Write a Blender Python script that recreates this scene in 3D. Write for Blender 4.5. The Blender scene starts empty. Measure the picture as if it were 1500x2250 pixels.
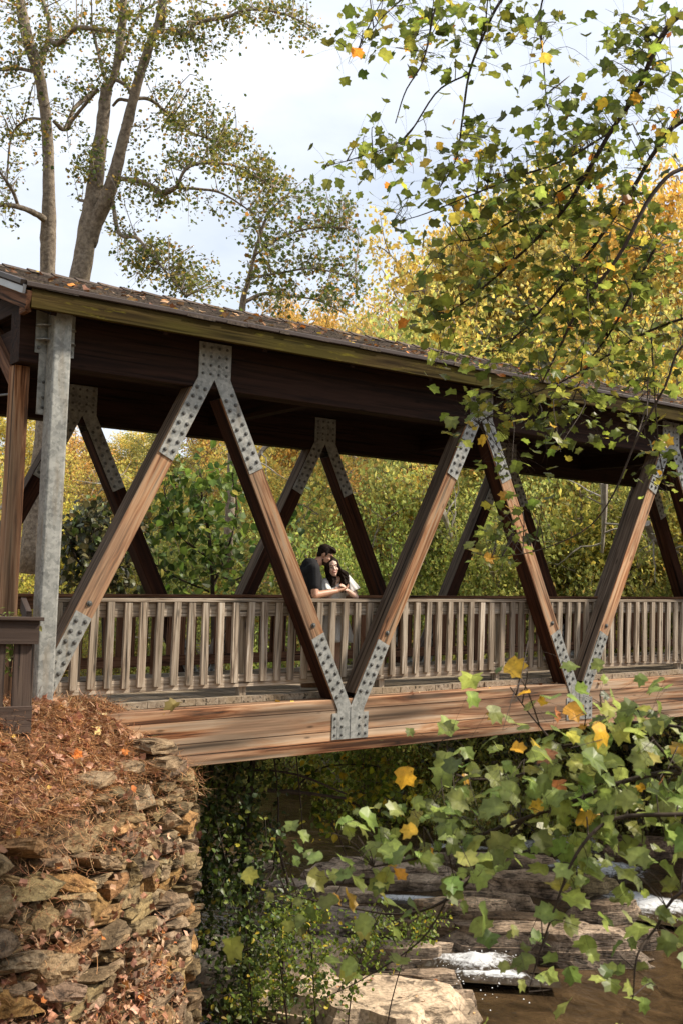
import bpy, math, random
import numpy as np
from mathutils import Vector, Matrix
rad = math.radians
D = bpy.data
sc = bpy.context.scene
COL = sc.collection
rng = np.random.default_rng(11)
random.seed(5)

# ------------------------------------------------------------------ camera
FPX = 2417.6                       # focal length in pixels of the 1500 px wide photograph
CF = Vector((0.60128869, 0.79527862, 0.07735523))
CR = Vector((0.79578609, -0.60475043, 0.03164504))
CU = Vector((-0.07194723, -0.04253041, 0.99650126))
CC = Vector((-7.9538342, -10.21693011, 1.10181068))
cam = D.cameras.new('camera'); cam_o = D.objects.new('camera', cam); COL.objects.link(cam_o)
cam.sensor_fit = 'HORIZONTAL'; cam.sensor_width = 24.0; cam.lens = FPX * 24.0 / 1500.0
cam.clip_start = 0.05; cam.clip_end = 2000
m3 = Matrix((CR, CU, -CF)).transposed()
cam_o.matrix_world = Matrix.Translation(CC) @ m3.to_4x4()
cam.dof.use_dof = True; cam.dof.focus_distance = 13.4; cam.dof.aperture_fstop = 4.5
sc.camera = cam_o

# ------------------------------------------------------------------ light
SUN_DIR = Vector((0.62, -0.36, 0.70)).normalized()
el = math.asin(SUN_DIR.z); az = math.atan2(SUN_DIR.x, SUN_DIR.y)
w = D.worlds.new('World'); sc.world = w; w.use_nodes = True
nt = w.node_tree; nt.nodes.clear()
def wn(t, **k):
    n = nt.nodes.new(t)
    for a, b in k.items(): setattr(n, a, b)
    return n
sky = wn('ShaderNodeTexSky', sky_type='NISHITA', sun_disc=False)
sky.sun_elevation = el; sky.sun_rotation = az; sky.air_density = 1.0; sky.dust_density = 1.5
bg = wn('ShaderNodeBackground'); out = wn('ShaderNodeOutputWorld')
tc = wn('ShaderNodeTexCoord'); mp = wn('ShaderNodeMapping'); mp.inputs['Scale'].default_value = (1.6, 1.6, 3.6)
nz = wn('ShaderNodeTexNoise'); nz.inputs['Scale'].default_value = 1.7; nz.inputs['Detail'].default_value = 7; nz.inputs['Roughness'].default_value = 0.55
cr = wn('ShaderNodeValToRGB'); cr.color_ramp.elements[0].position = 0.30; cr.color_ramp.elements[0].color = (0.50, 0.50, 0.50, 1)
cr.color_ramp.elements[1].position = 0.66; cr.color_ramp.elements[1].color = (0.97, 0.97, 0.97, 1)
mx = wn('ShaderNodeMixRGB'); mx.inputs['Color2'].default_value = (7.0, 7.35, 7.95, 1)   # thin bright cloud, in the sky texture's own units
L = nt.links.new
L(tc.outputs['Generated'], mp.inputs['Vector']); L(mp.outputs[0], nz.inputs['Vector']); L(nz.outputs['Fac'], cr.inputs[0])
L(cr.outputs[0], mx.inputs['Fac']); L(sky.outputs[0], mx.inputs['Color1']); L(mx.outputs[0], bg.inputs['Color']); L(bg.outputs[0], out.inputs[0])
bg.inputs['Strength'].default_value = 0.088
sun = D.lights.new('sun', 'SUN'); sun_o = D.objects.new('sun', sun); COL.objects.link(sun_o)
sun.energy = 3.8; sun.angle = rad(5.0); sun.color = (1.0, 0.90, 0.76)
sun_o.rotation_euler = (-SUN_DIR).to_track_quat('-Z', 'Y').to_euler(); sun_o.location = (0, -10, 20)
vs = sc.view_settings
vs.view_transform = 'Standard'; vs.look = 'None'; vs.gamma = 1.0; vs.exposure = 0.88; vs.use_curve_mapping = False
sc.cycles.max_bounces = 6; sc.cycles.diffuse_bounces = 3; sc.cycles.glossy_bounces = 2; sc.cycles.transmission_bounces = 4
sc.cycles.transparent_max_bounces = 4; sc.cycles.use_denoising = True; sc.cycles.use_adaptive_sampling = True

# ------------------------------------------------------------------ helpers
def tag(o, label=None, cat=None, group=None, kind=None):
    if label: o['label'] = label
    if cat: o['category'] = cat
    if group: o['group'] = group
    if kind: o['kind'] = kind
    return o
def link(o, parent=None):
    COL.objects.link(o)
    if parent is not None:
        o.parent = parent
        o.matrix_parent_inverse = wm(parent).inverted()
    return o
def wm(o):
    return (wm(o.parent) @ o.matrix_parent_inverse @ o.matrix_basis) if o.parent else o.matrix_basis.copy()
def empty(name, loc, label, cat, group=None):
    o = D.objects.new(name, None); o.empty_display_size = .2; o.location = loc; COL.objects.link(o)
    return tag(o, label, cat, group)
class MB:
    """collects vertex / face blocks (numpy) and links them as one mesh"""
    def __init__(s): s.v = []; s.f = []; s.t = []; s.n = 0; s.mi = []
    def add(s, v, f, tint=None, mat=0):
        v = np.asarray(v, float).reshape(-1, 3)
        if not isinstance(f, list): f = [f]
        for g in f:
            g = np.asarray(g, int)
            if g.size: s.f.append(g + s.n); s.mi.append(np.full(len(g), mat))
        s.v.append(v)
        if tint is None: tint = (1, 1, 1)
        t = np.asarray(tint, float)
        if t.ndim == 1: t = np.tile(t, (len(v), 1))
        s.t.append(t); s.n += len(v)
    def mesh(s, name, mats, smooth=False):
        me = D.meshes.new(name)
        V = np.concatenate(s.v); T = np.concatenate(s.t)
        me.vertices.add(len(V)); me.vertices.foreach_set('co', V.astype(np.float32).ravel())
        loops = np.concatenate([g.ravel() for g in s.f]); tot = np.concatenate([np.full(len(g), g.shape[1]) for g in s.f])
        me.loops.add(len(loops)); me.loops.foreach_set('vertex_index', loops.astype(np.int32))
        me.polygons.add(len(tot)); st = np.concatenate([[0], np.cumsum(tot)[:-1]])
        me.polygons.foreach_set('loop_start', st.astype(np.int32)); me.polygons.foreach_set('loop_total', tot.astype(np.int32))
        me.polygons.foreach_set('material_index', np.concatenate(s.mi).astype(np.int32))
        me.polygons.foreach_set('use_smooth', np.full(len(tot), smooth, bool))
        a = me.attributes.new('tint', 'FLOAT_COLOR', 'POINT')
        a.data.foreach_set('color', np.hstack([T, np.ones((len(T), 1))]).astype(np.float32).ravel())
        me.update(calc_edges=True); me.validate()
        for m in (mats if isinstance(mats, (list, tuple)) else [mats]): me.materials.append(m)
        return me
    def build(s, name, mats, parent=None, smooth=False, M=None):
        o = D.objects.new(name, s.mesh(name, mats, smooth))
        if M is not None: o.matrix_basis = M
        return link(o, parent)
BOXF = np.array([[0,3,2,1],[4,5,6,7],[0,1,5,4],[1,2,6,5],[2,3,7,6],[3,0,4,7]])
def box(mb, x0, x1, y0, y1, z0, z1, tint=None, mat=0, zs=0.0, zr=None):
    """axis box; zs shears z by x"""
    v = np.array([[x0,y0,z0],[x1,y0,z0],[x1,y1,z0],[x0,y1,z0],[x0,y0,z1],[x1,y0,z1],[x1,y1,z1],[x0,y1,z1]], float)
    v[:, 2] += zs * v[:, 0]
    mb.add(v, BOXF, tint, mat)
def frame_x(d, up=(0,0,1)):
    x = Vector(d).normalized(); u = Vector(up)
    y = u.cross(x)
    if y.length < 1e-4: y = Vector((0,1,0)).cross(x)
    y.normalize(); z = x.cross(y)
    return Matrix((x, y, z)).transposed()
def beam(name, p0, p1, wy, wz, mat, parent, up=(0,0,1), ch=0.006, seg=1, M3=None, label=None):
    """a sawn timber from p0 to p1 as an object whose local X runs along the grain"""
    p0 = Vector(p0); p1 = Vector(p1); Ln = (p1 - p0).length
    R3 = M3 if M3 is not None else frame_x(p1 - p0, up)
    a, b = wy/2, wz/2
    prof = np.array([[-a+ch,-b],[a-ch,-b],[a,-b+ch],[a,b-ch],[a-ch,b],[-a+ch,b],[-a,b-ch],[-a,-b+ch]])
    n = 8; mb = MB(); V = []
    for i in range(seg+1): V += [[Ln*i/seg, q[0], q[1]] for q in prof]
    F = [[i*n+j, i*n+(j+1) % n, (i+1)*n+(j+1) % n, (i+1)*n+j] for i in range(seg) for j in range(n)]
    mb.add(V, [np.array(F), np.array([list(range(n))[::-1], [seg*n+j for j in range(n)]])])
    M = Matrix.Translation(p0) @ R3.to_4x4()
    o = mb.build(name, mat, parent, M=M)
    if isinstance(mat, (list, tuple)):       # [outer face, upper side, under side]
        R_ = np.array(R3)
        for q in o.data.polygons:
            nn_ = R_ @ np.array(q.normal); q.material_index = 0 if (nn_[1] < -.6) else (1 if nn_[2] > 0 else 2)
    if label: o['label'] = label
    return o
def tube(mb, pts, radii, sides=6, tint=None, mat=0, cap=True, wob=0.0):
    P = np.asarray(pts, float); n = len(P)
    r = np.asarray(radii, float) if np.ndim(radii) else np.full(n, radii)
    T = np.gradient(P, axis=0); T /= np.linalg.norm(T, axis=1)[:, None] + 1e-9
    u = np.cross(T[0], [0.13, 0.2, 1.0]); u /= np.linalg.norm(u) + 1e-9
    ang = np.arange(sides) * 2*math.pi/sides; V = []
    for i in range(n):
        u = u - T[i]*np.dot(u, T[i]); u /= np.linalg.norm(u) + 1e-9
        w_ = np.cross(T[i], u)
        rr = r[i] * (1 + (rng.normal(0, wob, sides) if wob else 0))
        V.append(P[i] + (np.cos(ang)*rr)[:, None]*u + (np.sin(ang)*rr)[:, None]*w_)
    V = np.concatenate(V); i, j = np.meshgrid(np.arange(n-1), np.arange(sides), indexing='ij')
    a = i*sides+j; b = i*sides+(j+1) % sides
    F = np.stack([a, b, b+sides, a+sides], -1).reshape(-1, 4)
    fs = [F]
    if cap: fs.append(np.array([list(range(sides))[::-1], [(n-1)*sides+k for k in range(sides)]]))
    mb.add(V, fs, tint, mat)
def smooth_path(pts, n):
    """Catmull-Rom resampling of a short polyline (rows may carry extra columns such as radius)"""
    P = np.asarray(pts, float)
    if len(P) < 3:
        t = np.linspace(0, 1, n)[:, None]; return P[0]*(1-t) + P[-1]*t
    Q = np.vstack([2*P[0]-P[1], P, 2*P[-1]-P[-2]]); out_ = []
    for s in np.linspace(0, len(P)-1-1e-6, n):
        i = int(s); t = s-i; a, b, c, d = Q[i], Q[i+1], Q[i+2], Q[i+3]
        out_.append(.5*((2*b)+(-a+c)*t+(2*a-5*b+4*c-d)*t*t+(-a+3*b-3*c+d)*t**3))
    return np.array(out_)
def at(px, py, dist):
    """the point of the place that lies dist metres in front of the lens along the photograph's pixel"""
    return np.array(CC + dist*(CF + CR*((px-750)/FPX) - CU*((py-1125)/FPX)))
def atZ(px, py, Z):
    d = CF + CR*((px-750)/FPX) - CU*((py-1125)/FPX); t = (Z-CC.z)/d.z
    return np.array(CC + d*t)
def atY(px, py, Y):
    d = CF + CR*((px-750)/FPX) - CU*((py-1125)/FPX); t = (Y-CC.y)/d.y
    return np.array(CC + d*t)
def vnoise(x, y, seed=0):
    """cheap smooth value noise"""
    x = np.asarray(x, float); y = np.asarray(y, float)
    def h(i, j):
        s = np.sin(i*127.1 + j*311.7 + seed*74.7)*43758.5453
        return s - np.floor(s)
    xi, yi = np.floor(x), np.floor(y); fx, fy = x-xi, y-yi
    fx = fx*fx*(3-2*fx); fy = fy*fy*(3-2*fy)
    return (h(xi, yi)*(1-fx)+h(xi+1, yi)*fx)*(1-fy) + (h(xi, yi+1)*(1-fx)+h(xi+1, yi+1)*fx)*fy
def fbm(x, y, seed=0, oct=4):
    s = 0; a = .5
    for k in range(oct): s = s + a*(vnoise(x*2**k, y*2**k, seed+k)-.5); a *= .5
    return s
def unit(v): return v/(np.linalg.norm(v, axis=-1, keepdims=True)+1e-9)

# ------------------------------------------------------------------ leaves
def fan(outline, spine_y=None):
    """triangle fan over an outline with its centre; returns template verts (x,y) and faces"""
    V = np.array([[0, .42]] + outline); n = len(outline)
    F = np.array([[0, 1+i, 1+(i+1) % n] for i in range(n)]); return V, F
half = [(0,0),(.22,.03),(.47,.20),(.40,.34),(.37,.44),(.52,.60),(.36,.72),(.30,.92),(.14,.84)]
TULIP = fan(half + [(0,.76)] + [(-x, y) for x, y in half[:0:-1]])
half2 = [(0,0),(.25,.08),(.42,.35),(.33,.66),(.12,.9)]
OVATE = fan(half2 + [(0,1.05)] + [(-x, y) for x, y in half2[:0:-1]])
half3 = [(0,0),(.40,.30),(.34,.62),(.42,.85)]
SMALL = fan(half3 + [(0,.80)] + [(-x, y) for x, y in half3[:0:-1]])
half4 = [(0,0),(.34,.42)]
KITE = (np.array([[0,0],[.36,.45],[0,1.0],[-.36,.45]]), np.array([[0,1,2],[0,2,3]]))
NEEDLE = (np.array([[-.5,0],[.5,0],[.4,1],[-.4,1]]), np.array([[0,1,2,3]]))
def leaves(mb, P, size, tmpl, tint, up=None, updir=(0,0,1), spread=1.0, fold=.25, curl=.2, aspect=1.0, mat=0, droop=None):
    """P (n,3) leaf bases; blades face roughly 'updir' with random spread"""
    P = np.asarray(P, float); n = len(P)
    if n == 0: return
    T2, F = tmpl; k = len(T2)
    N = np.array(updir, float) + rng.normal(0, spread, (n, 3)); N = unit(N)
    A = rng.normal(0, 1, (n, 3))
    if droop is not None: A = A + np.array(droop)
    A = unit(A - N*np.sum(A*N, 1, keepdims=True)); B = np.cross(N, A)
    s = np.asarray(size, float) if np.ndim(size) else np.full(n, float(size))
    x = T2[:, 0]*aspect; y = T2[:, 1]
    fo = rng.normal(fold, .15, (n, 1)); cu = rng.normal(curl, .2, (n, 1)); tw = rng.normal(0, .15, (n, 1))
    z = fo*np.abs(x)[None] - cu*(y**2)[None] + tw*(x*y)[None]
    V = P[:, None] + s[:, None, None]*(x[None, :, None]*B[:, None] + y[None, :, None]*A[:, None] + z[..., None]*N[:, None])
    FF = (F[None] + (np.arange(n)*k)[:, None, None]).reshape(-1, F.shape[1])
    tt = np.repeat(np.asarray(tint, float), k, axis=0) if len(np.shape(tint)) == 2 else tint
    if len(np.shape(tint)) == 2 and k > 6:      # paler midrib, duller margins
        fac = np.full(k, .92); fac[0] = 1.22; fac[1] = 1.1; tt = np.clip(tt*np.tile(fac, n)[:, None], 0, .95)
    mb.add(V.reshape(-1, 3), FF, tt, mat)
def palette(n, cols, w, jit=.18):
    """n colours drawn from cols with weights w"""
    c = np.array(cols)[rng.choice(len(cols), n, p=np.array(w)/np.sum(w))]
    return np.clip(c*(1+rng.normal(0, jit, (n, 1)))*(1+rng.normal(0, .06, (n, 3))), .004, .95)
GREEN=(.085,.135,.022); LGREEN=(.19,.26,.035); OLIVE=(.125,.14,.022); DGREEN=(.032,.058,.012); YEL=(.56,.37,.045); ORG=(.52,.20,.035); BRN=(.17,.075,.03); TAN=(.42,.26,.13); RED=(.30,.06,.025); YG=(.34,.32,.04)

# ------------------------------------------------------------------ materials
def newmat(name):
    m = D.materials.new(name); m.use_nodes = True; t = m.node_tree; t.nodes.clear()
    o = t.nodes.new('ShaderNodeOutputMaterial'); return m, t, o
def N_(t, ty, **k):
    n = t.nodes.new(ty)
    for a, b in k.items():
        if a in n.inputs.keys(): n.inputs[a].default_value = b
        else: setattr(n, a, b)
    return n
def ramp(t, stops):
    n = t.nodes.new('ShaderNodeValToRGB'); e = n.color_ramp.elements
    while len(e) < len(stops): e.new(.5)
    for q, (p, c) in zip(e, stops): q.position = p; q.color = (*c, 1) if len(c) == 3 else c
    return n
def g(v): return (v, v, v)
def coords(t, scale, rnd=True):
    tcn = N_(t, 'ShaderNodeTexCoord'); mpn = N_(t, 'ShaderNodeMapping'); mpn.inputs['Scale'].default_value = scale
    if rnd:
        oi = N_(t, 'ShaderNodeObjectInfo'); mm = N_(t, 'ShaderNodeVectorMath', operation='SCALE'); mm.inputs[0].default_value = (37., 19., 53.)
        t.links.new(oi.outputs['Random'], mm.inputs['Scale'])
        ad = N_(t, 'ShaderNodeVectorMath', operation='ADD'); t.links.new(tcn.outputs['Object'], ad.inputs[0]); t.links.new(mm.outputs[0], ad.inputs[1])
        t.links.new(ad.outputs[0], mpn.inputs['Vector'])
    else: t.links.new(tcn.outputs['Object'], mpn.inputs['Vector'])
    return mpn
def mat_wood(name, cols, grain=26, lo=.34, hi=.66, along=1.3, stain=None, stain_amt=.5, crack=.0, rough=.82, moss=None, spec=.2, knots=True):
    """weathered sawn timber, grain along local X"""
    m, t, o = newmat(name); lk = t.links.new
    mpn = coords(t, (along, grain, grain)); nz = N_(t, 'ShaderNodeTexNoise'); nz.inputs['Scale'].default_value = 1.0
    nz.inputs['Detail'].default_value = 8; nz.inputs['Roughness'].default_value = .62; nz.inputs['Distortion'].default_value = .9
    lk(mpn.outputs[0], nz.inputs['Vector'])
    k = len(cols); r = ramp(t, [(lo+(hi-lo)*i/(k-1), c) for i, c in enumerate(cols)]); lk(nz.outputs['Fac'], r.inputs[0])
    col = r.outputs[0]
    mp2 = coords(t, (.45, 2.2, 2.2)); n2 = N_(t, 'ShaderNodeTexNoise'); n2.inputs['Scale'].default_value = 1.3; n2.inputs['Detail'].default_value = 5
    lk(mp2.outputs[0], n2.inputs['Vector'])
    if stain:
        r2 = ramp(t, [(.40, g(0)), (.62, g(stain_amt))]); lk(n2.outputs['Fac'], r2.inputs[0])
        mxn = N_(t, 'ShaderNodeMixRGB'); mxn.inputs['Color2'].default_value = (*stain, 1); lk(r2.outputs[0], mxn.inputs['Fac']); lk(col, mxn.inputs['Color1']); col = mxn.outputs[0]
    mp3 = coords(t, (along*.8, grain*1.6, grain*1.6)); n3 = N_(t, 'ShaderNodeTexNoise'); n3.inputs['Scale'].default_value = .8; n3.inputs['Detail'].default_value = 3
    lk(mp3.outputs[0], n3.inputs['Vector'])
    r3 = ramp(t, [(.30, g(.32 if not crack else .12)), (.30+.10+crack*.12, g(1))]); lk(n3.outputs['Fac'], r3.inputs[0])
    ml = N_(t, 'ShaderNodeMixRGB', blend_type='MULTIPLY'); ml.inputs['Fac'].default_value = 1; lk(col, ml.inputs['Color1']); lk(r3.outputs[0], ml.inputs['Color2']); col = ml.outputs[0]
    if knots:
        mk = coords(t, (2.6, 9, 9)); vk = N_(t, 'ShaderNodeTexVoronoi'); vk.inputs['Scale'].default_value = .9; lk(mk.outputs[0], vk.inputs['Vector'])
        rk = ramp(t, [(.06, g(.25)), (.15, g(1))]); lk(vk.outputs['Distance'], rk.inputs[0])
        mlk = N_(t, 'ShaderNodeMixRGB', blend_type='MULTIPLY'); mlk.inputs['Fac'].default_value = .8; lk(col, mlk.inputs['Color1']); lk(rk.outputs[0], mlk.inputs['Color2']); col = mlk.outputs[0]
    if moss:
        mm_ = coords(t, (1.1, 7, 7)); nm = N_(t, 'ShaderNodeTexNoise'); nm.inputs['Scale'].default_value = 1.6; nm.inputs['Detail'].default_value = 7; nm.inputs['Roughness'].default_value = .7
        lk(mm_.outputs[0], nm.inputs['Vector']); rm = ramp(t, [(moss[1], g(0)), (moss[1]+.14, g(.85))]); lk(nm.outputs['Fac'], rm.inputs[0])
        mxm = N_(t, 'ShaderNodeMixRGB'); mxm.inputs['Color2'].default_value = (*moss[0], 1); lk(rm.outputs[0], mxm.inputs['Fac']); lk(col, mxm.inputs['Color1']); col = mxm.outputs[0]
    oi = N_(t, 'ShaderNodeObjectInfo'); mr = N_(t, 'ShaderNodeMapRange'); mr.inputs['To Min'].default_value = .78; mr.inputs['To Max'].default_value = 1.22
    lk(oi.outputs['Random'], mr.inputs['Value']); mv = N_(t, 'ShaderNodeVectorMath', operation='SCALE'); lk(col, mv.inputs[0]); lk(mr.outputs[0], mv.inputs['Scale']); col = mv.outputs[0]
    p = N_(t, 'ShaderNodeBsdfPrincipled'); p.inputs['Roughness'].default_value = rough; p.inputs['Specular IOR Level'].default_value = spec
    lk(col, p.inputs['Base Color'])
    bm = N_(t, 'ShaderNodeBump'); bm.inputs['Strength'].default_value = .55; bm.inputs['Distance'].default_value = .006
    ad = N_(t, 'ShaderNodeMath', operation='ADD'); lk(nz.outputs['Fac'], ad.inputs[0]); lk(r3.outputs[0], ad.inputs[1]); lk(ad.outputs[0], bm.inputs['Height'])
    lk(bm.outputs[0], p.inputs['Normal']); lk(p.outputs[0], o.inputs[0]); return m
def mat_plain(name, col, rough=.7, metal=0.0, var=.15, scale=6, bump=.2, spec=.3, dist=.004, tint=False, col2=None, obj=False):
    m, t, o = newmat(name); lk = t.links.new
    mpn = coords(t, g(1.0)); nz = N_(t, 'ShaderNodeTexNoise'); nz.inputs['Scale'].default_value = scale; nz.inputs['Detail'].default_value = 7; nz.inputs['Roughness'].default_value = .65
    lk(mpn.outputs[0], nz.inputs['Vector'])
    c2 = col2 if col2 else tuple(c*(1+var) for c in col); c1 = col if col2 else tuple(c*(1-var) for c in col)
    r = ramp(t, [(.35, c1), (.65, c2)]); lk(nz.outputs['Fac'], r.inputs[0]); c = r.outputs[0]
    if tint:
        at_ = N_(t, 'ShaderNodeAttribute', attribute_name='tint'); ml = N_(t, 'ShaderNodeMixRGB', blend_type='MULTIPLY'); ml.inputs['Fac'].default_value = 1
        lk(c, ml.inputs['Color1']); lk(at_.outputs['Color'], ml.inputs['Color2']); c = ml.outputs[0]
    p = N_(t, 'ShaderNodeBsdfPrincipled'); p.inputs['Roughness'].default_value = rough; p.inputs['Metallic'].default_value = metal; p.inputs['Specular IOR Level'].default_value = spec
    lk(c, p.inputs['Base Color'])
    if bump:
        bm = N_(t, 'ShaderNodeBump'); bm.inputs['Strength'].default_value = bump; bm.inputs['Distance'].default_value = dist; lk(nz.outputs['Fac'], bm.inputs['Height']); lk(bm.outputs[0], p.inputs['Normal'])
    lk(p.outputs[0], o.inputs[0]); return m
def mat_leaf(name, trans=.35, rough=.5, objcol=False, spec=.35, veins=False):
    m, t, o = newmat(name); lk = t.links.new
    at_ = N_(t, 'ShaderNodeAttribute', attribute_name='tint'); c = at_.outputs['Color']
    if veins:
        mpn = coords(t, g(1.0), False); nz = N_(t, 'ShaderNodeTexNoise'); nz.inputs['Scale'].default_value = 45; nz.inputs['Detail'].default_value = 4; lk(mpn.outputs[0], nz.inputs['Vector'])
        r = ramp(t, [(.27, (.45,.34,.22)), (.33, g(.82)), (.6, g(1.12))]); lk(nz.outputs['Fac'], r.inputs[0]); ml = N_(t, 'ShaderNodeMixRGB', blend_type='MULTIPLY'); ml.inputs['Fac'].default_value = 1
        lk(c, ml.inputs['Color1']); lk(r.outputs[0], ml.inputs['Color2']); c = ml.outputs[0]
    if objcol:
        oi = N_(t, 'ShaderNodeObjectInfo'); ml = N_(t, 'ShaderNodeMixRGB', blend_type='MULTIPLY'); ml.inputs['Fac'].default_value = 1
        lk(c, ml.inputs['Color1']); lk(oi.outputs['Color'], ml.inputs['Color2']); c = ml.outputs[0]
    p = N_(t, 'ShaderNodeBsdfPrincipled'); p.inputs['Roughness'].default_value = rough; p.inputs['Specular IOR Level'].default_value = spec; lk(c, p.inputs['Base Color'])
    tr = N_(t, 'ShaderNodeBsdfTranslucent'); hs = N_(t, 'ShaderNodeHueSaturation'); hs.inputs['Saturation'].default_value = 1.0; hs.inputs['Value'].default_value = 1.3
    lk(c, hs.inputs['Color']); lk(hs.outputs[0], tr.inputs['Color'])
    mxs = N_(t, 'ShaderNodeMixShader'); mxs.inputs[0].default_value = trans; lk(p.outputs[0], mxs.inputs[1]); lk(tr.outputs[0], mxs.inputs[2]); lk(mxs.outputs[0], o.inputs[0]); return m
def mat_galv(name):
    m, t, o = newmat(name); lk = t.links.new
    mpn = coords(t, g(1.0)); vo = N_(t, 'ShaderNodeTexVoronoi'); vo.inputs['Scale'].default_value = 38; lk(mpn.outputs[0], vo.inputs['Vector'])
    sx = N_(t, 'ShaderNodeSeparateColor'); lk(vo.outputs['Color'], sx.inputs[0])
    nz = N_(t, 'ShaderNodeTexNoise'); nz.inputs['Scale'].default_value = 9; nz.inputs['Detail'].default_value = 6; lk(mpn.outputs[0], nz.inputs['Vector'])
    ad = N_(t, 'ShaderNodeMath', operation='MULTIPLY_ADD'); ad.inputs[1].default_value = .35; lk(sx.outputs[0], ad.inputs[0]); lk(nz.outputs['Fac'], ad.inputs[2])
    r = ramp(t, [(.38, (.17, .175, .165)), (.62, (.27, .275, .255)), (.95, (.40, .40, .37))]); lk(ad.outputs[0], r.inputs[0])
    mp2 = coords(t, (9, 9, 1.2)); n2 = N_(t, 'ShaderNodeTexNoise'); n2.inputs['Scale'].default_value = 1.5; lk(mp2.outputs[0], n2.inputs['Vector'])
    r2 = ramp(t, [(.57, g(0)), (.75, g(.4))]); lk(n2.outputs['Fac'], r2.inputs[0]); mxn = N_(t, 'ShaderNodeMixRGB'); mxn.inputs['Color2'].default_value = (.22, .15, .07, 1)
    lk(r2.outputs[0], mxn.inputs['Fac']); lk(r.outputs[0], mxn.inputs['Color1'])
    p = N_(t, 'ShaderNodeBsdfPrincipled'); p.inputs['Roughness'].default_value = .5; p.inputs['Metallic'].default_value = .25; lk(mxn.outputs[0], p.inputs['Base Color'])
    bm = N_(t, 'ShaderNodeBump'); bm.inputs['Strength'].default_value = .25; bm.inputs['Distance'].default_value = .003; lk(ad.outputs[0], bm.inputs['Height']); lk(bm.outputs[0], p.inputs['Normal'])
    lk(p.outputs[0], o.inputs[0]); return m
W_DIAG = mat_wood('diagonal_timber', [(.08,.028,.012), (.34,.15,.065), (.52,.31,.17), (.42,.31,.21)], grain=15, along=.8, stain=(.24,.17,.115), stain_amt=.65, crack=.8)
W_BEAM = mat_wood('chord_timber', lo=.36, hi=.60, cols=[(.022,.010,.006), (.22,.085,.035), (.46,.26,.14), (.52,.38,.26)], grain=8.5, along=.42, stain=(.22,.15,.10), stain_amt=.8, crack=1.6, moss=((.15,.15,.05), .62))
W_RED_SHADE = mat_wood('stained_timber_painted_shade', [(.014,.006,.004), (.045,.016,.008), (.085,.032,.016)], grain=15, along=.7, crack=.6)  # red brown stain, darkened to put shade into undersides and far truss
W_GREYT = mat_wood('weathered_grey_shade_timber', [(.06,.042,.03), (.13,.095,.07), (.20,.155,.115)], grain=20, along=.9, crack=.5)  # weathered grey, with the lack of sun on upper sides painted in
W_RAIL = mat_wood('railing_timber', [(.12,.085,.06), (.29,.23,.17), (.45,.375,.29), (.52,.465,.385)], grain=30, along=1.6, stain=(.22,.17,.12), stain_amt=.6, crack=.6, moss=((.16,.17,.06), .66))
W_RAIL2 = mat_wood('stained_railing_timber', [(.07,.032,.018), (.16,.075,.04), (.22,.115,.065)], grain=26, along=1.4, crack=.3)
W_DECK = mat_wood('deck_plank_timber', [(.20,.155,.11), (.33,.265,.195), (.44,.37,.285)], grain=22, along=1.2, stain=(.30,.22,.12), stain_amt=.4, crack=.2, knots=False)
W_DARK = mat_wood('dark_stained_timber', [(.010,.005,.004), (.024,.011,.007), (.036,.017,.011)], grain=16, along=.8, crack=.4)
W_FASC = mat_wood('mossy_fascia_timber', [(.022,.014,.006), (.055,.037,.013), (.10,.072,.024)], grain=14, along=.8, stain=(.055,.045,.010), stain_amt=.9, crack=.7, moss=((.17,.145,.015), .57), spec=.05)
W_FENCE = mat_wood('dark_brown_painted_timber', [(.040,.026,.020), (.062,.042,.033), (.085,.060,.046)], grain=20, along=1.0, crack=.1, knots=False, rough=.7)
GALV = mat_galv('galvanised_steel')
BOLT = mat_plain('weathered_bolt_steel', (.12,.12,.113), .45, .4, .3, 30, .2)
TRIM = mat_plain('brown_metal_drip_edge', (.055,.040,.034), .45, .2, .2, 4, .1)
SHINGLE = mat_plain('weathered_shingle', (.075,.058,.046), .9, 0, .5, 30, .6, dist=.012, tint=True)
WHITEMETAL = mat_plain('pale_metal_flashing', (.45,.48,.52), .4, .3, .1, 4, .1)
# ------------------------------------------------------------------ covered bridge
SL, SD = .0145, .0225            # gentle camber: upper and lower members rise along the span
WID = 3.4167                     # distance between the inner plate faces' outer plane of both trusses
PANEL = 4.0; ZT, ZB = 3.638, -.3594; DW = .1865
TW = .205                        # timber width seen from outside
Y0, Y1 = .012, .25               # near truss timbers
X_END, X_FAR = -4.22, 20.0
bridge = empty('covered_bridge', (0, WID/2, -.7), 'covered timber truss footbridge with galvanised bolted plates and shingle roof over the creek', 'bridge')
def zt(x): return SL*x
def zd(x): return SD*x
def rng_seed(k): return np.random.default_rng(k)
# top and bottom chords
def chord(yc, bottom, mat, nm):
    if bottom: a, b, z0, h, s = X_END+.05, X_FAR, -.672, .60, SD
    else: a, b, z0, h, s = X_END+.05, X_FAR, 3.33, .52, SL
    return beam(nm, (a, yc, z0+h/2+s*a), (b, yc, z0+h/2+s*b), Y1-Y0, h, mat, bridge, seg=10)
YN = (Y0+Y1)/2; YF = WID+.012+(Y1-Y0)/2
for yc in (YN, YF):
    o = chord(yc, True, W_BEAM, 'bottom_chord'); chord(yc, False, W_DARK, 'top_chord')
# glue lines of the laminated chord: thin dark strips on the outer face imitate the shadow gaps between laminations
mb = MB()
for k in (1, 2, 4):
    z = -.672 + .60*k/5
    box(mb, X_END+.06, X_FAR-.01, Y0-.003, Y0+.02, z-.0025, z+.0025, zs=SD)
lam = mb.build('lamination_joint', W_DARK, bridge)
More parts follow.
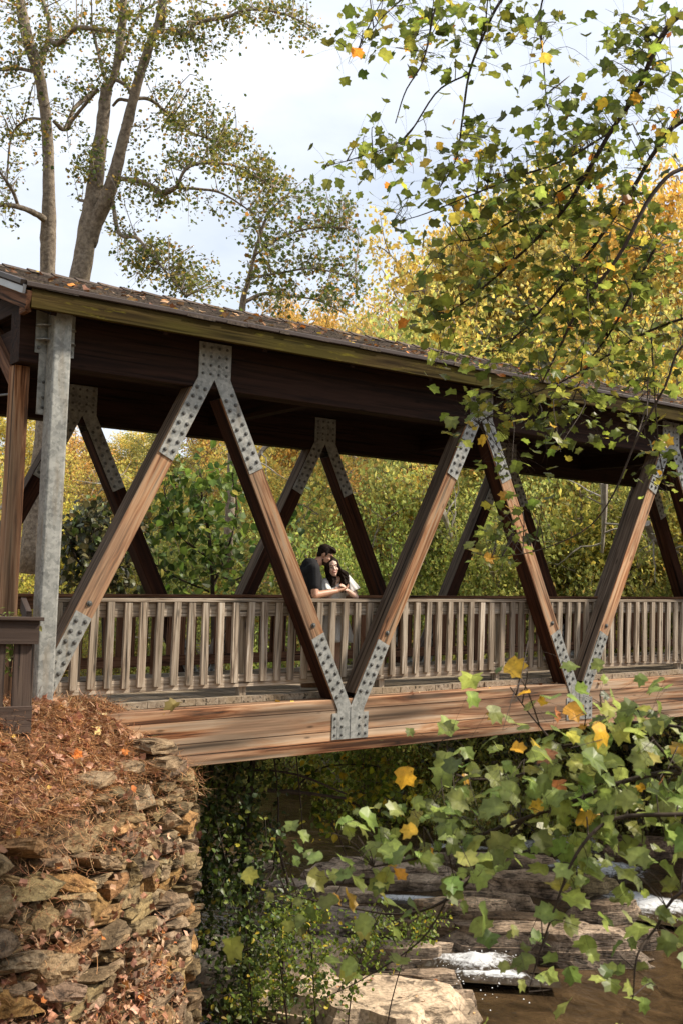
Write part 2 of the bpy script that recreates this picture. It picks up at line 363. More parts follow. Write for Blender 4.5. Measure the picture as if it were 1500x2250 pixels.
# diagonals
PL = {-4: (0, 1.41), 0: (1.137, 1.044), 4: (1.15, 1.12), 8: (1.1, 1.1), 12: (1.1, 1.1), 16: (1.1, 1.1)}
TL = {-2: (1.215, 1.291), 2: (1.1, 1.086), 6: (1.0, 1.0), 10: (1.0, 1.0), 14: (1.0, 1.0), 18: (1.0, 1.0)}
cc = 2/math.hypot(2, ZT-ZB); ss = (ZT-ZB)/math.hypot(2, ZT-ZB); LD = math.hypot(2, ZT-ZB)
def node(x, top): return np.array([x, 0, (ZT if top else ZB)+SL*x])
for yc in (YN, YF):
    far = yc > 1
    for x in range(-4, 17, 4):
        for sgn in (-1, 1):
            if x == -4 and sgn == -1: continue
            a = node(x, False); b = node(x+2*sgn, True); d = unit(b-a)
            a = a + d*.34; b = b - d*.40; a[1] = b[1] = yc
            M3 = Matrix((Vector(d), Vector((0, 1, 0)), Vector(d).cross(Vector((0, 1, 0))))).transposed()
            o = beam('diagonal_brace', a, b, Y1-Y0, TW, [W_DIAG if not far else W_RED_SHADE, W_GREYT, W_RED_SHADE], bridge, M3=M3, ch=.008)  # shade painted by facing: undersides, upper sides and the far truss face
# gusset plates with bolts
def plate_poly(x, top, l_l, l_r):
    """outline of a Y shaped plate in local coordinates (x along the bridge, z up, node at origin)"""
    s = 1 if not top else -1          # arms go up from a bottom node, down from a top node
    hw = DW/2; hv = hw/cc
    w2 = .20 if top else .19
    def armend(dx, L_):               # two corners of the arm end
        d = np.array([dx*cc, s*ss]); n_ = np.array([-d[1], d[0]])
        e = d*L_; a_, b_ = e+n_*hw, e-n_*hw
        return (a_, b_) if a_[0] < b_[0] else (b_, a_)
    crotch = np.array([0, s*hv])
    def outer(dx):                    # where the arm's outer edge meets the stem's side
        # outer edge line: point = n*hw + t*d
        d = np.array([dx*cc, s*ss]); n_ = np.array([-d[1], d[0]]);
        if n_[0]*dx < 0: n_ = -n_
        p_ = n_*hw; t_ = (dx*w2-p_[0])/d[0]; return p_+d*t_
    stem = .19 if top else -.165
    pts = []
    ol, orr = outer(-1), outer(1)
    if top: stem_end = .19
    else: stem_end = -.1726
    Ltop = []
    if l_l: a_, b_ = armend(-1, l_l); Ltop = [a_, b_]
    R = []
    if l_r: a_, b_ = armend(1, l_r); R = [a_, b_]
    # go round: stem end left -> outer left -> left arm -> crotch -> right arm -> outer right -> stem end right
    pts = [np.array([-w2, stem_end])]
    if l_l: pts += [ol, Ltop[0], Ltop[1]]
    pts += [crotch if (l_l and l_r) else np.array([0, s*hv])]
    if l_r: pts += [R[0], R[1], orr]
    pts += [np.array([w2, stem_end])]
    return pts
def bolt(mb, x, z, y, out_, r=.021, mat=1):
    n = 10; th = np.arange(n)*2*math.pi/n
    prof = [(1.0, 0), (1.0, .35), (.62, .38), (.62, .75), (.40, 1.0)]
    V = []
    for q, h in prof: V += [[x+math.cos(a)*r*q, y+out_*h*r*.75, z+math.sin(a)*r*q] for a in th]
    V = np.array(V); k = len(prof)
    F = np.array([[i*n+j, i*n+(j+1) % n, (i+1)*n+(j+1) % n, (i+1)*n+j] for i in range(k-1) for j in range(n)])
    if out_ > 0: F = F[:, ::-1]
    mb.add(V, [F, np.array([[(k-1)*n+j for j in range(n)][:: (1 if out_ < 0 else -1)]])], None, mat)
def gusset(x, top, yface, out_):
    """yface: y of the timber face; out_ = -1 plate lies toward -Y of it, +1 toward +Y"""
    l_l, l_r = (TL if top else PL)[x]
    p = plate_poly(x, top, l_l, l_r); c = node(x, top)
    y_a, y_b = yface, yface+out_*.012
    V = [[c[0]+q[0], y_a, c[2]+q[1]+SL*q[0]] for q in p] + [[c[0]+q[0], y_b, c[2]+q[1]+SL*q[0]] for q in p]; n = len(p)
    mb = MB(); fs = [[i, (i+1) % n, n+(i+1) % n, n+i] for i in range(n)]
    # faces tessellated by hand: stem quad + two arms
    from mathutils.geometry import tessellate_polygon
    tris = tessellate_polygon([[Vector((q[0], q[1], 0)) for q in p]])
    tf = [list(t_) for t_ in tris]; tb = [[i+n for i in t_][::-1] for t_ in tris]
    mb.add(V, [np.array(fs), np.array(tf+tb)])
    s = -1 if top else 1
    def w2z(qx, qz): return c[0]+qx, c[2]+qz+SL*qx
    if not top:                       # wide foot plate under the stem, 3 mm proud
        mb2 = MB(); bx0, bx1 = c[0]-.263, c[0]+.263; z0 = -.532; z1 = -.232
        for (u0, u1) in ((bx0, c[0]-.1915), (c[0]+.1915, bx1)):
            ya, yb = sorted((y_a, y_b-out_*.002)); box(mb, u0, u1, ya, yb, z0+.0, z1, zs=SL)
        # weld seam between the two halves
        ya, yb = sorted((y_b, y_b+out_*.006)); box(mb, c[0]-.004, c[0]+.004, ya, yb, z0+.01, z1+.07, zs=SL)
        for rr in range(3):
            for cx in (-.222, -.128, .128, .222): bolt(mb, *w2z(cx, -.12+.095*rr), y_b if abs(cx) < .2 else y_b-out_*.002, out_, .017)
    else:
        for rr in range(4):
            for cx in (-.145, -.05, .05, .145): bolt(mb, *w2z(cx, .135-.095*rr), y_b, out_, .017)
    for dx, L_ in ((-1, l_l), (1, l_r)):
        if not L_: continue
        d = np.array([dx*cc, s*ss]); n_ = np.array([-d[1], d[0]])
        k = int((L_-.42)/.112)+1
        for i in range(k):
            for off, sh in ((-.046, 0), (.046, .042*(1 if (dx*s) < 0 else -1))):
                q = d*(L_-.05-.112*i-abs(sh)*0 - .02 + sh*0) + n_*off
                q = d*(L_-.06-.112*i) + n_*off + d*(.0 if off < 0 else -.03)*1
                bolt(mb, *w2z(*q), y_b, out_, .0225)
    return mb.build('gusset_plate', [GALV, BOLT], bridge)
for x in PL:
    gusset(x, False, Y0, -1); gusset(x, False, WID+.012, -1)
    if x >= 0: gusset(x, False, WID+.012+Y1-Y0, 1)
for x in TL:
    gusset(x, True, Y0, -1); gusset(x, True, WID+.012, -1)
    if x < 14: gusset(x, True, WID+.012+Y1-Y0, 1)
# railing tie bolts through the diagonals
for x in range(-4, 17, 4):
    for sgn in (-1, 1):
        if x == -4 and sgn == -1: continue
        mb = MB(); a = node(x, False); d = unit(node(x+2*sgn, True)-a); L_ = (PL[x][0 if sgn < 0 else 1])+.13; q = a+d*L_
        bolt(mb, q[0], q[2], Y0, -1, .030, 1); mb.build('railing_tie_bolt', [GALV, BOLT], bridge)
# deck of cross planks
mb = MB(); x = X_END; r_ = rng_seed(3)
while x < X_FAR:
    wdt = .288; dz = r_.normal(0, .0015)
    box(mb, x, x+wdt-.006, Y1+.002+r_.normal(0, .004), WID+.008-r_.random()*.006, -.068+dz, dz, tint=None, zs=SD); x += wdt
# planks' grain runs across the bridge: object turned so local X is world Y
o = mb.build('deck', W_DECK, bridge)
R90 = Matrix.Rotation(rad(90), 4, 'Z'); o.data.transform(R90.inverted()); o.matrix_basis = R90
o.matrix_parent_inverse = Matrix.Translation(bridge.location).inverted()
# floor beams under the deck
for k in range(12):
    x = -3.6+2*k
    beam('floor_beam', (x, Y1, -.30+zd(x)), (x, WID+.012, -.30+zd(x)), .14, .40, W_DARK, bridge)
# railings
def railing(yo, sgn, mat, x0, x1, lo, label=None):
    """yo: y of the balusters' outer face, sgn: +1 boards lie toward +Y of them"""
    r = D.objects.new('railing', None); r.location = (x0, yo, 0); link(r, bridge)
    if label: r['label'] = label
    def bd(nm, ya, yb, z0, z1, seg=8):
        ya, yb = yo+sgn*ya, yo+sgn*yb
        return beam(nm, (x0, (ya+yb)/2, (z0+z1)/2+zd(x0)), (x1, (ya+yb)/2, (z0+z1)/2+zd(x1)), abs(yb-ya), z1-z0, mat, r, seg=seg, ch=.004)
    bd('top_rail', .0, .15, 1.045, 1.083)
    bd('rail_board', .042, .082, .885, 1.043)
    bd('rail_board', .042, .082, .10, .245)
    n = int((x1-x0)/.1895); first = None
    for i in range(n):
        x = x0+.10+.1895*i+random.uniform(-.006, .006)
        if first is None:
            first = beam('baluster', (x, yo+sgn*.02, .155+zd(x)), (x, yo+sgn*.02, 1.042+zd(x)), .038, .086, mat, r, up=(1, 0, 0), ch=.004)
            b = first
        else:
            b = first.copy(); COL.objects.link(b); b.parent = r; b.matrix_parent_inverse = first.matrix_parent_inverse.copy()
            mm_ = first.matrix_basis.copy(); mm_.translation = (x, yo+sgn*.02, .155+zd(x)+random.uniform(-.006, .006)); b.matrix_basis = mm_ @ Matrix.Rotation(random.uniform(-.012, .012), 4, 'Y')
    # posts behind the boards
    for x in np.arange(x0+.35, x1, 2.0):
        beam('rail_post', (x, yo+sgn*.128, 0.0+zd(x)), (x, yo+sgn*.128, 1.043+zd(x)), .09, .09, mat, r, up=(1, 0, 0))
    return r
railing(Y1+.012, 1, W_RAIL, -3.62, 14.0, 0, 'railing with pale weathered balusters on the side toward the camera')
railing(WID-.008, -1, W_RAIL2, -9.2, 14.0, 0, 'red brown stained railing on the far side of the deck')
# roof
YE0, YE1 = -.36, WID+.262+.37; YR = (YE0+YE1)/2; ZE, ZR = 3.985, 4.735
def rz(y): return ZE + (ZR-ZE)*(1-abs(y-YR)/(YR-YE0))
mb = MB()
for sgn in (-1, 1):
    yE = YE0-.02 if sgn < 0 else YE1+.02
    V = []
    for x in (X_END-.10, X_FAR):
        for (y, z) in ((yE, rz(yE)+.002), (YR, rz(YR)+.002), (YR, rz(YR)-.018), (yE, rz(yE)-.018)): V.append([x, y, z+zt(x)])
    F = [[0,1,2,3],[7,6,5,4],[0,4,5,1],[1,5,6,2],[2,6,7,3],[3,7,4,0]]
    if sgn > 0: F = [f_[::-1] for f_ in F]
    mb.add(V, np.array(F))
mb.build('roof_deck', W_DARK, bridge)
mb = MB(); r_ = rng_seed(9)
for sgn in (-1, 1):
    ncr = 15
    for c_ in range(ncr):
        f0 = c_/ncr; f1 = (c_+1.25)/ncr; x = X_END-.14+r_.random()*.1
        while x < X_FAR:
            wdt = r_.uniform(.12, .34); lift = r_.uniform(.006, .022)
            def yy(f): return (YE0-.045)*(1-f)+YR*f if sgn < 0 else (YE1+.045)*(1-f)+YR*f
            ya, yb = yy(f0+r_.uniform(-.006, .006)), yy(min(f1, 1.0)); za, zb_ = rz(ya)+.012+lift, rz(yb)+.006
            tt = np.clip(r_.normal(1, .28), .4, 2.0)*np.array([1, r_.uniform(.93, 1.02), r_.uniform(.85, 1.0)])
            V = [[x, ya, za+zt(x)], [x+wdt, ya, za+zt(x+wdt)], [x+wdt, yb, zb_+zt(x)], [x, yb, zb_+zt(x)], [x, ya, za-.03+zt(x)], [x+wdt, ya, za-.03+zt(x)], [x+wdt, yb, zb_-.02+zt(x)], [x, yb, zb_-.02+zt(x)]]
            F = np.array([[0,1,2,3],[4,5,1,0],[5,6,2,1],[7,4,0,3]])
            if sgn > 0: F = F[:, ::-1]
            mb.add(V, F, tt); x += wdt+.003
mb.build('roof_shingles', SHINGLE, bridge)
mb = MB(); x = X_END-.1
while x < X_FAR:                                   # ridge caps, each lapping the next
    z = rz(YR)+zt(x)
    V = [[x, YR-.13, z-.005], [x+.36, YR-.13, z-.015], [x+.36, YR, z+.045], [x, YR, z+.062], [x+.36, YR+.13, z-.015], [x, YR+.13, z-.005], [x, YR, z+.03], [x, YR-.13, z-.03], [x, YR+.13, z-.03]]
    tt = np.array([1.1, 1.0, .9])*r_.uniform(.8, 1.5)
    mb.add(V, [np.array([[0,1,2,3],[3,2,4,5]]), np.array([[7,0,3,6],[6,3,5,8]])], tt); x += .29
mb.build('ridge_cap', SHINGLE, bridge)
for sgn, yE in ((-1, YE0), (1, YE1)):
    beam('fascia_board', (X_END, yE, 3.865+zt(X_END)), (X_FAR, yE, 3.865+zt(X_FAR)), .045, .185, W_FASC, bridge, seg=6)
    beam('drip_edge', (X_END-.06, yE+sgn*.012, 3.984+zt(X_END)), (X_FAR, yE+sgn*.012, 3.984+zt(X_FAR)), .075, .05, TRIM, bridge, ch=.008)
# rafters and tie beams
for k in range(21):
    x = X_END+.25+1.2*k
    if x > X_FAR: break
    for sgn in (-1, 1):
        yE = YE0+.03 if sgn < 0 else YE1-.03
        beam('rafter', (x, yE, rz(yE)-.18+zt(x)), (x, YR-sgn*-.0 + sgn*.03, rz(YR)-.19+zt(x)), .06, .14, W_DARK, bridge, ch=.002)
for k in range(7):
    x = -4.0+4*k
    beam('tie_beam', (x, Y1+.001, 3.62+zt(x)), (x, WID+.011, 3.62+zt(x)), .14, .24, W_DARK, bridge)
# ceiling boards under the rafters' ties keep the inside of the roof dark
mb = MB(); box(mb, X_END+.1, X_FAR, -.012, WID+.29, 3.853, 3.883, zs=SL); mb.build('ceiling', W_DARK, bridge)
# gable end: rake board, pale flashing, lookout ends
for sgn in (-1, 1):
    yE = YE0-.02 if sgn < 0 else YE1+.02; x = X_END-.03
    beam('rake_board', (x, yE-sgn*.10 if False else yE, rz(yE)-.14+zt(x)), (x, YR+sgn*.002, rz(YR)-.14+zt(x)), .045, .17, W_RAIL2, bridge, ch=.003)
    beam('rake_flashing', (x-.045, yE, rz(yE)-.045+zt(x)), (x-.045, YR+sgn*.002, rz(YR)-.045+zt(x)), .03, .085, WHITEMETAL, bridge, ch=.003)
    beam('rake_trim', (x-.055, yE, rz(yE)+.022+zt(x)), (x-.055, YR+sgn*.002, rz(YR)+.022+zt(x)), .06, .045, TRIM, bridge, ch=.003)
beam('fascia_return', (X_END-.005, YE0+.03, 3.84+zt(X_END)), (X_END-.005, YE0+.20, 3.84+zt(X_END)), .05, .20, W_RAIL2, bridge)
# portal: timber posts, knee braces, tie rod
for yc, s in ((YN+.10, 1), (YF-.10, -1)):
    beam('portal_post', (-4.07, yc, -.62), (-4.07, yc, 3.26), .17, .15, W_DIAG, bridge, up=(1, 0, 0))
    beam('knee_brace', (-4.07, yc+s*.02, 3.10), (-4.07, yc+s*1.05, 3.95), .12, .15, W_RAIL2, bridge)
beam('portal_beam', (-4.07, YN, 3.90), (-4.07, YF, 3.90), .15, .22, W_DARK, bridge)
mb = MB(); tube(mb, [(-4.0, YN+.15, 3.02), (-4.0, YF-.15, 3.30)], .012, 8); mb.build('tie_rod', BOLT, bridge)
# galvanised steel end columns with brackets
def column(x, y, s):
    a = .092; r = .022; n = 4; pts = []
    for (cx_, cy_, a0) in ((a-r, a-r, 0), (-a+r, a-r, 90), (-a+r, -a+r, 180), (a-r, -a+r, 270)):
        for i in range(n+1): t_ = rad(a0+90*i/n); pts.append((cx_+r*math.cos(t_), cy_+r*math.sin(t_)))
    mb = MB(); k = len(pts); zz = (-1.1, 1.2, 3.84)
    V = [[x+p_[0], y+p_[1], z] for z in zz for p_ in pts]
    F = [[i*k+j, i*k+(j+1) % k, (i+1)*k+(j+1) % k, (i+1)*k+j] for i in range(2) for j in range(k)]
    mb.add(V, [np.array(F), np.array([[2*k+j for j in range(k)]])])
    o = mb.build('steel_column', GALV, bridge)
    mb = MB()
    yp = Y0-.001 if s < 0 else YF+(Y1-Y0)/2+.001
    box(mb, x-.20, x+.20, *sorted((yp, yp+s*.012)), 3.38, 3.80)
    box(mb, x-.155, x-.10+.055, *sorted((yp+s*.001, yp+s*.014)), 2.78, 3.378)
    for z in (3.50, 3.64):                         # stiffener fins
        for q in (-1, 1):
            ya, yb = yp+s*.012, yp+s*.12
            V = [[x+q*.094, ya, z], [x+q*.20, ya, z], [x+q*.20, ya+s*.03, z], [x+q*.15, yb, z], [x+q*.094, yb, z]]
            V2 = [[v[0], v[1], v[2]+.010] for v in V]
            F = [[0,1,6,5],[1,2,7,6],[2,3,8,7],[3,4,9,8]]
            mb.add(V+V2, [np.array(F), np.array([[0,1,2,3,4],[9,8,7,6,5]])])
    for q in (-.165, .165): bolt(mb, x+q, 3.43, yp+s*.012, s, .02)
    for z in (2.85, 2.95, 3.1): bolt(mb, x-.10, z, yp+s*.014, s, .016)
    mb.build('column_bracket', [GALV, BOLT], bridge)
column(-3.815, -.105, -1); column(-3.815, YF+.12+.10, 1)
# abutment bearing seat for both ends (concrete)
CONC = mat_plain('old_concrete', (.22,.20,.17), .9, 0, .3, 8, .5, dist=.02)
mb = MB(); box(mb, -5.0, -2.9, -.02, WID+.3, -4.6, -.70); box(mb, 15.5, 20.5, -.3, WID+.6, -4.6, -.26)
tag(mb.build('bridge_abutment', CONC), 'plain concrete abutment the timber chords of the footbridge rest on', 'abutment')
# dry leaves lying on the roof and the deck edge
mb = MB(); n = 520
y = rng.uniform(YE0, YR, n); x = rng.uniform(X_END, 14, n)**1.0
P = np.stack([x, y, np.array([rz(q) for q in y])+SL*x+.035], 1)
leaves(mb, P, rng.uniform(.05, .11, n), SMALL, palette(n, [BRN, TAN, ORG, YEL], [5, 4, .8, .5]), spread=.3, curl=.4)
n = 90; x = rng.uniform(-3, 12, n); P = np.stack([x, rng.uniform(.02, .24, n), -.09+SD*x+.0*x], 1)
leaves(mb, P, rng.uniform(.04, .09, n), SMALL, palette(n, [BRN, TAN, YEL], [3, 4, 2]), spread=.4, curl=.4)
LEAF_DRY = mat_leaf('dry_leaf', .12, .7)
tag(mb.build('fallen_leaves', LEAF_DRY), 'scattered brown and orange fallen leaves on the shingle roof and bridge ledge', 'fallen leaves', kind='stuff')
mb = MB(); q = atY(402, 1545, .10); leaves(mb, [q+np.array([-.07, 0, .01])], [.17], TULIP, [(.16, .12, .03)], spread=.2, fold=.7, curl=.6)
tag(mb.build('curled_leaf', LEAF_DRY), 'one big curled olive brown dead leaf on the deck edge above the chord', 'leaf')
# ------------------------------------------------------------------ ground
WL = np.array([(-2.02, 2.2, -.55), (-2.08, .9, -.60), (-2.15, .05, -.68), (-2.30, -.20, -.70), (-3.0, -.58, -.66), (-3.74, -1.15, -.72), (-4.86, -2.03, -.88), (-6.2, -3.2, -1.05), (-8.2, -4.4, -1.2), (-12., -5.5, -1.3), (-40., -9., -1.3)])
def wall_dist(x, y):
    """signed distance to the wall's top edge (positive on the bank) and the edge height there"""
    x = np.asarray(x, float); y = np.asarray(y, float); best = np.full(x.shape, 1e9); sg = np.zeros(x.shape); zt_ = np.zeros(x.shape)
    for a, b in zip(WL[:-1], WL[1:]):
        d = b[:2]-a[:2]; L2 = d@d; t = np.clip(((x-a[0])*d[0]+(y-a[1])*d[1])/L2, 0, 1)
        dx = x-(a[0]+t*d[0]); dy = y-(a[1]+t*d[1]); r = np.hypot(dx, dy); s = np.sign(d[1]*dx-d[0]*dy)*1.0
        m = r < best-1e-9; best = np.where(m, r, best); sg = np.where(m, s, sg); zt_ = np.where(m, a[2]+t*(b[2]-a[2]), zt_)
    return best*np.where(sg == 0, 1, sg), zt_
def sstep(a, b, x): t = np.clip((x-a)/(b-a), 0, 1); return t*t*(3-2*t)
YL = np.array([-60, -12, -2, 0, 6, 12, 18, 26, 34, 60.]); XLb = np.array([-2.5, -2.5, -2.4, -2.2, -.2, 1.8, 2.2, -2.5, -14, -60.])
XRb = np.array([10, 11, 13.5, 14.2, 15.5, 16.8, 16.5, 12., 2, -40.])
def ground_z(x, y):
    x = np.asarray(x, float); y = np.asarray(y, float)
    dw, ze = wall_dist(x, y)
    xl = np.interp(y, YL, XLb); xr = np.interp(y, YL, XRb)
    bed = -4.35 + .5*fbm(x*.5, y*.5, 3)
    # left side
    lowz = -3.85 + .25*fbm(x*.8, y*.8, 5) + 2.9*sstep(-5.6, -9.0, y)*sstep(-1.5, -4.5, x)
    near_left = np.where(y < .5, lowz, bed)
    dl = xl - x
    up = -.15 + .012*np.clip(dl, 0, 200) + np.clip(y-8, 0, 60)*.02
    left = near_left*(1-sstep(0.0, 2.6, dl)) + up*sstep(0.0, 2.6, dl)
    bankz = ze + (-.03-ze)*sstep(0, .75, dw) - .06
    zl = np.where(y < 3.4, np.where(dw > .12, bankz, near_left), left)
    # right side
    dr = x - xr
    hill = -3.3 + .23*np.clip(dr-1.0, 0, 18) + .16*np.clip(dr-19, 0, 150)
    zr_ = bed*(1-sstep(-.4, 1.6, dr)) + (hill + 1.2*fbm(x*.12, y*.12, 8))*sstep(-.4, 1.6, dr)
    z = np.where(dr > -.4, zr_, np.where((dl > 0) | (y < .5) & (dw > .12), zl, np.where(y < 3.4, np.maximum(bed, np.where((y < .5) & (x < -1.0), near_left, bed)), bed)))
    # rise of the far valley side
    far = np.clip((y-38)+.2*x, 0, 80); z = z + .05*far
    # distance flattening so that the sheet reaches the horizon
    return z + .05*fbm(x*1.7, y*1.7, 2)
def axis(lo, c0, c1, hi, d):
    mid = np.arange(c0, c1, d); k = np.cumsum(d*1.14**np.arange(1, 60)); a = c0-k[k < c0-lo][::-1]; b = c1+k[k < hi-c1]
    return np.concatenate([[lo], a, mid, b, [hi]])
def mat_ground():
    m, t, o = newmat('woodland_floor'); lk = t.links.new
    mpn = coords(t, g(1.0), False); n1 = N_(t, 'ShaderNodeTexNoise'); n1.inputs['Scale'].default_value = .9; n1.inputs['Detail'].default_value = 8; n1.inputs['Roughness'].default_value = .7; lk(mpn.outputs[0], n1.inputs['Vector'])
    n2 = N_(t, 'ShaderNodeTexVoronoi'); n2.inputs['Scale'].default_value = 9; lk(mpn.outputs[0], n2.inputs['Vector'])
    r = ramp(t, [(.35, (.035,.028,.014)), (.5, (.12,.075,.035)), (.62, (.21,.13,.05)), (.75, (.10,.11,.03))]); lk(n1.outputs['Fac'], r.inputs[0])
    sx = N_(t, 'ShaderNodeSeparateColor'); lk(n2.outputs['Color'], sx.inputs[0]); r2 = ramp(t, [(.1, g(.45)), (.9, g(1.5))]); lk(sx.outputs[0], r2.inputs[0])
    ml = N_(t, 'ShaderNodeMixRGB', blend_type='MULTIPLY'); ml.inputs['Fac'].default_value = 1; lk(r.outputs[0], ml.inputs['Color1']); lk(r2.outputs[0], ml.inputs['Color2'])
    p = N_(t, 'ShaderNodeBsdfPrincipled'); p.inputs['Roughness'].default_value = .95; lk(ml.outputs[0], p.inputs['Base Color'])
    bm = N_(t, 'ShaderNodeBump'); bm.inputs['Strength'].default_value = .8; bm.inputs['Distance'].default_value = .06; lk(n1.outputs['Fac'], bm.inputs['Height']); lk(bm.outputs[0], p.inputs['Normal'])
    lk(p.outputs[0], o.inputs[0]); return m
GROUND = mat_ground()
def grid_mesh(xs, ys, zf, tint=None):
    X, Y = np.meshgrid(xs, ys, indexing='ij'); Z = zf(X, Y); nx, ny = X.shape
    i, j = np.meshgrid(np.arange(nx-1), np.arange(ny-1), indexing='ij'); a = (i*ny+j).ravel()
    return np.stack([X, Y, Z], -1).reshape(-1, 3), np.stack([a, a+ny, a+ny+1, a+1], -1)
mb = MB(); V, F = grid_mesh(axis(-600, -12, 22, 700, .22), axis(-300, -12, 26, 800, .24), ground_z)
mb.add(V, F); tag(mb.build('ground', GROUND, smooth=True), kind='structure')

# ------------------------------------------------------------------ water
def mat_water():
    m, t, o = newmat('creek_water'); lk = t.links.new
    mpn = coords(t, (1.0, .7, 1.0), False); n1 = N_(t, 'ShaderNodeTexNoise'); n1.inputs['Scale'].default_value = 2.6; n1.inputs['Detail'].default_value = 5; n1.inputs['Distortion'].default_value = .8; lk(mpn.outputs[0], n1.inputs['Vector'])
    n2 = N_(t, 'ShaderNodeTexNoise'); n2.inputs['Scale'].default_value = 11; n2.inputs['Detail'].default_value = 4; lk(mpn.outputs[0], n2.inputs['Vector'])
    r = ramp(t, [(.3, (.030,.019,.010)), (.7, (.10,.062,.03))]); lk(n1.outputs['Fac'], r.inputs[0])
    p = N_(t, 'ShaderNodeBsdfPrincipled'); p.inputs['Roughness'].default_value = .14; p.inputs['IOR'].default_value = 1.33; lk(r.outputs[0], p.inputs['Base Color'])
    ad = N_(t, 'ShaderNodeMath', operation='MULTIPLY_ADD'); ad.inputs[1].default_value = .35; lk(n2.outputs['Fac'], ad.inputs[0]); lk(n1.outputs['Fac'], ad.inputs[2])
    bm = N_(t, 'ShaderNodeBump'); bm.inputs['Strength'].default_value = .8; bm.inputs['Distance'].default_value = .10; lk(ad.outputs[0], bm.inputs['Height']); lk(bm.outputs[0], p.inputs['Normal'])
    lk(p.outputs[0], o.inputs[0]); return m
WATER = mat_water(); ZW = -3.92
mb = MB()
V, F = grid_mesh(np.arange(-6, 32, .5), np.arange(-30, 60, .5), lambda X, Y: ZW + .03*fbm(X*.8, Y*.8, 9) - .14*sstep(4.5, .5, Y+.3*(X-4)))
mb.add(V, F); tag(mb.build('creek_water', WATER, smooth=True), kind='structure')

# ------------------------------------------------------------------ stone retaining wall
def mat_stone(name, cols, scale=5, strata=2.2, rough=.9):
    m, t, o = newmat(name); lk = t.links.new
    mpn = coords(t, (1, 1, 1), False); n1 = N_(t, 'ShaderNodeTexNoise'); n1.inputs['Scale'].default_value = scale; n1.inputs['Detail'].default_value = 9; n1.inputs['Roughness'].default_value = .68; lk(mpn.outputs[0], n1.inputs['Vector'])
    mp2 = coords(t, (1.5, 1.5, strata*2.2), False); n2 = N_(t, 'ShaderNodeTexNoise'); n2.inputs['Scale'].default_value = 2.4; n2.inputs['Detail'].default_value = 6; n2.inputs['Distortion'].default_value = 1.2; lk(mp2.outputs[0], n2.inputs['Vector'])
    k = len(cols); r = ramp(t, [(.30+.42*i/(k-1), c) for i, c in enumerate(cols)]); lk(n1.outputs['Fac'], r.inputs[0])
    r2 = ramp(t, [(.36, g(.34)), (.46, g(.95)), (.62, g(1.15))]); lk(n2.outputs['Fac'], r2.inputs[0])
    ml = N_(t, 'ShaderNodeMixRGB', blend_type='MULTIPLY'); ml.inputs['Fac'].default_value = 1; lk(r.outputs[0], ml.inputs['Color1']); lk(r2.outputs[0], ml.inputs['Color2'])
    n4 = N_(t, 'ShaderNodeTexNoise'); n4.inputs['Scale'].default_value = scale*9; n4.inputs['Detail'].default_value = 5; lk(mpn.outputs[0], n4.inputs['Vector'])
    r4 = ramp(t, [(.36, g(.55)), (.5, g(1.0)), (.7, g(1.3))]); lk(n4.outputs['Fac'], r4.inputs[0]); m4 = N_(t, 'ShaderNodeMixRGB', blend_type='MULTIPLY'); m4.inputs['Fac'].default_value = .8; lk(ml.outputs[0], m4.inputs['Color1']); lk(r4.outputs[0], m4.inputs['Color2']); ml = m4
    at_ = N_(t, 'ShaderNodeAttribute', attribute_name='tint'); m2 = N_(t, 'ShaderNodeMixRGB', blend_type='MULTIPLY'); m2.inputs['Fac'].default_value = 1; lk(ml.outputs[0], m2.inputs['Color1']); lk(at_.outputs['Color'], m2.inputs['Color2'])
    p = N_(t, 'ShaderNodeBsdfPrincipled'); p.inputs['Roughness'].default_value = rough; p.inputs['Specular IOR Level'].default_value = .25; lk(m2.outputs[0], p.inputs['Base Color'])
    ad = N_(t, 'ShaderNodeMath', operation='ADD'); lk(n1.outputs['Fac'], ad.inputs[0]); lk(r2.outputs[0], ad.inputs[1])
    bm = N_(t, 'ShaderNodeBump'); bm.inputs['Strength'].default_value = .7; bm.inputs['Distance'].default_value = .025; lk(ad.outputs[0], bm.inputs['Height']); lk(bm.outputs[0], p.inputs['Normal'])
    lk(p.outputs[0], o.inputs[0]); return m
STONE = mat_stone('fieldstone', [(.06,.043,.028), (.165,.118,.073), (.26,.195,.125), (.27,.235,.185)], scale=8)
MORTAR = mat_stone('crumbling_mortar_and_soil', [(.035,.02,.011), (.12,.07,.035), (.28,.19,.10)], scale=9, strata=3)
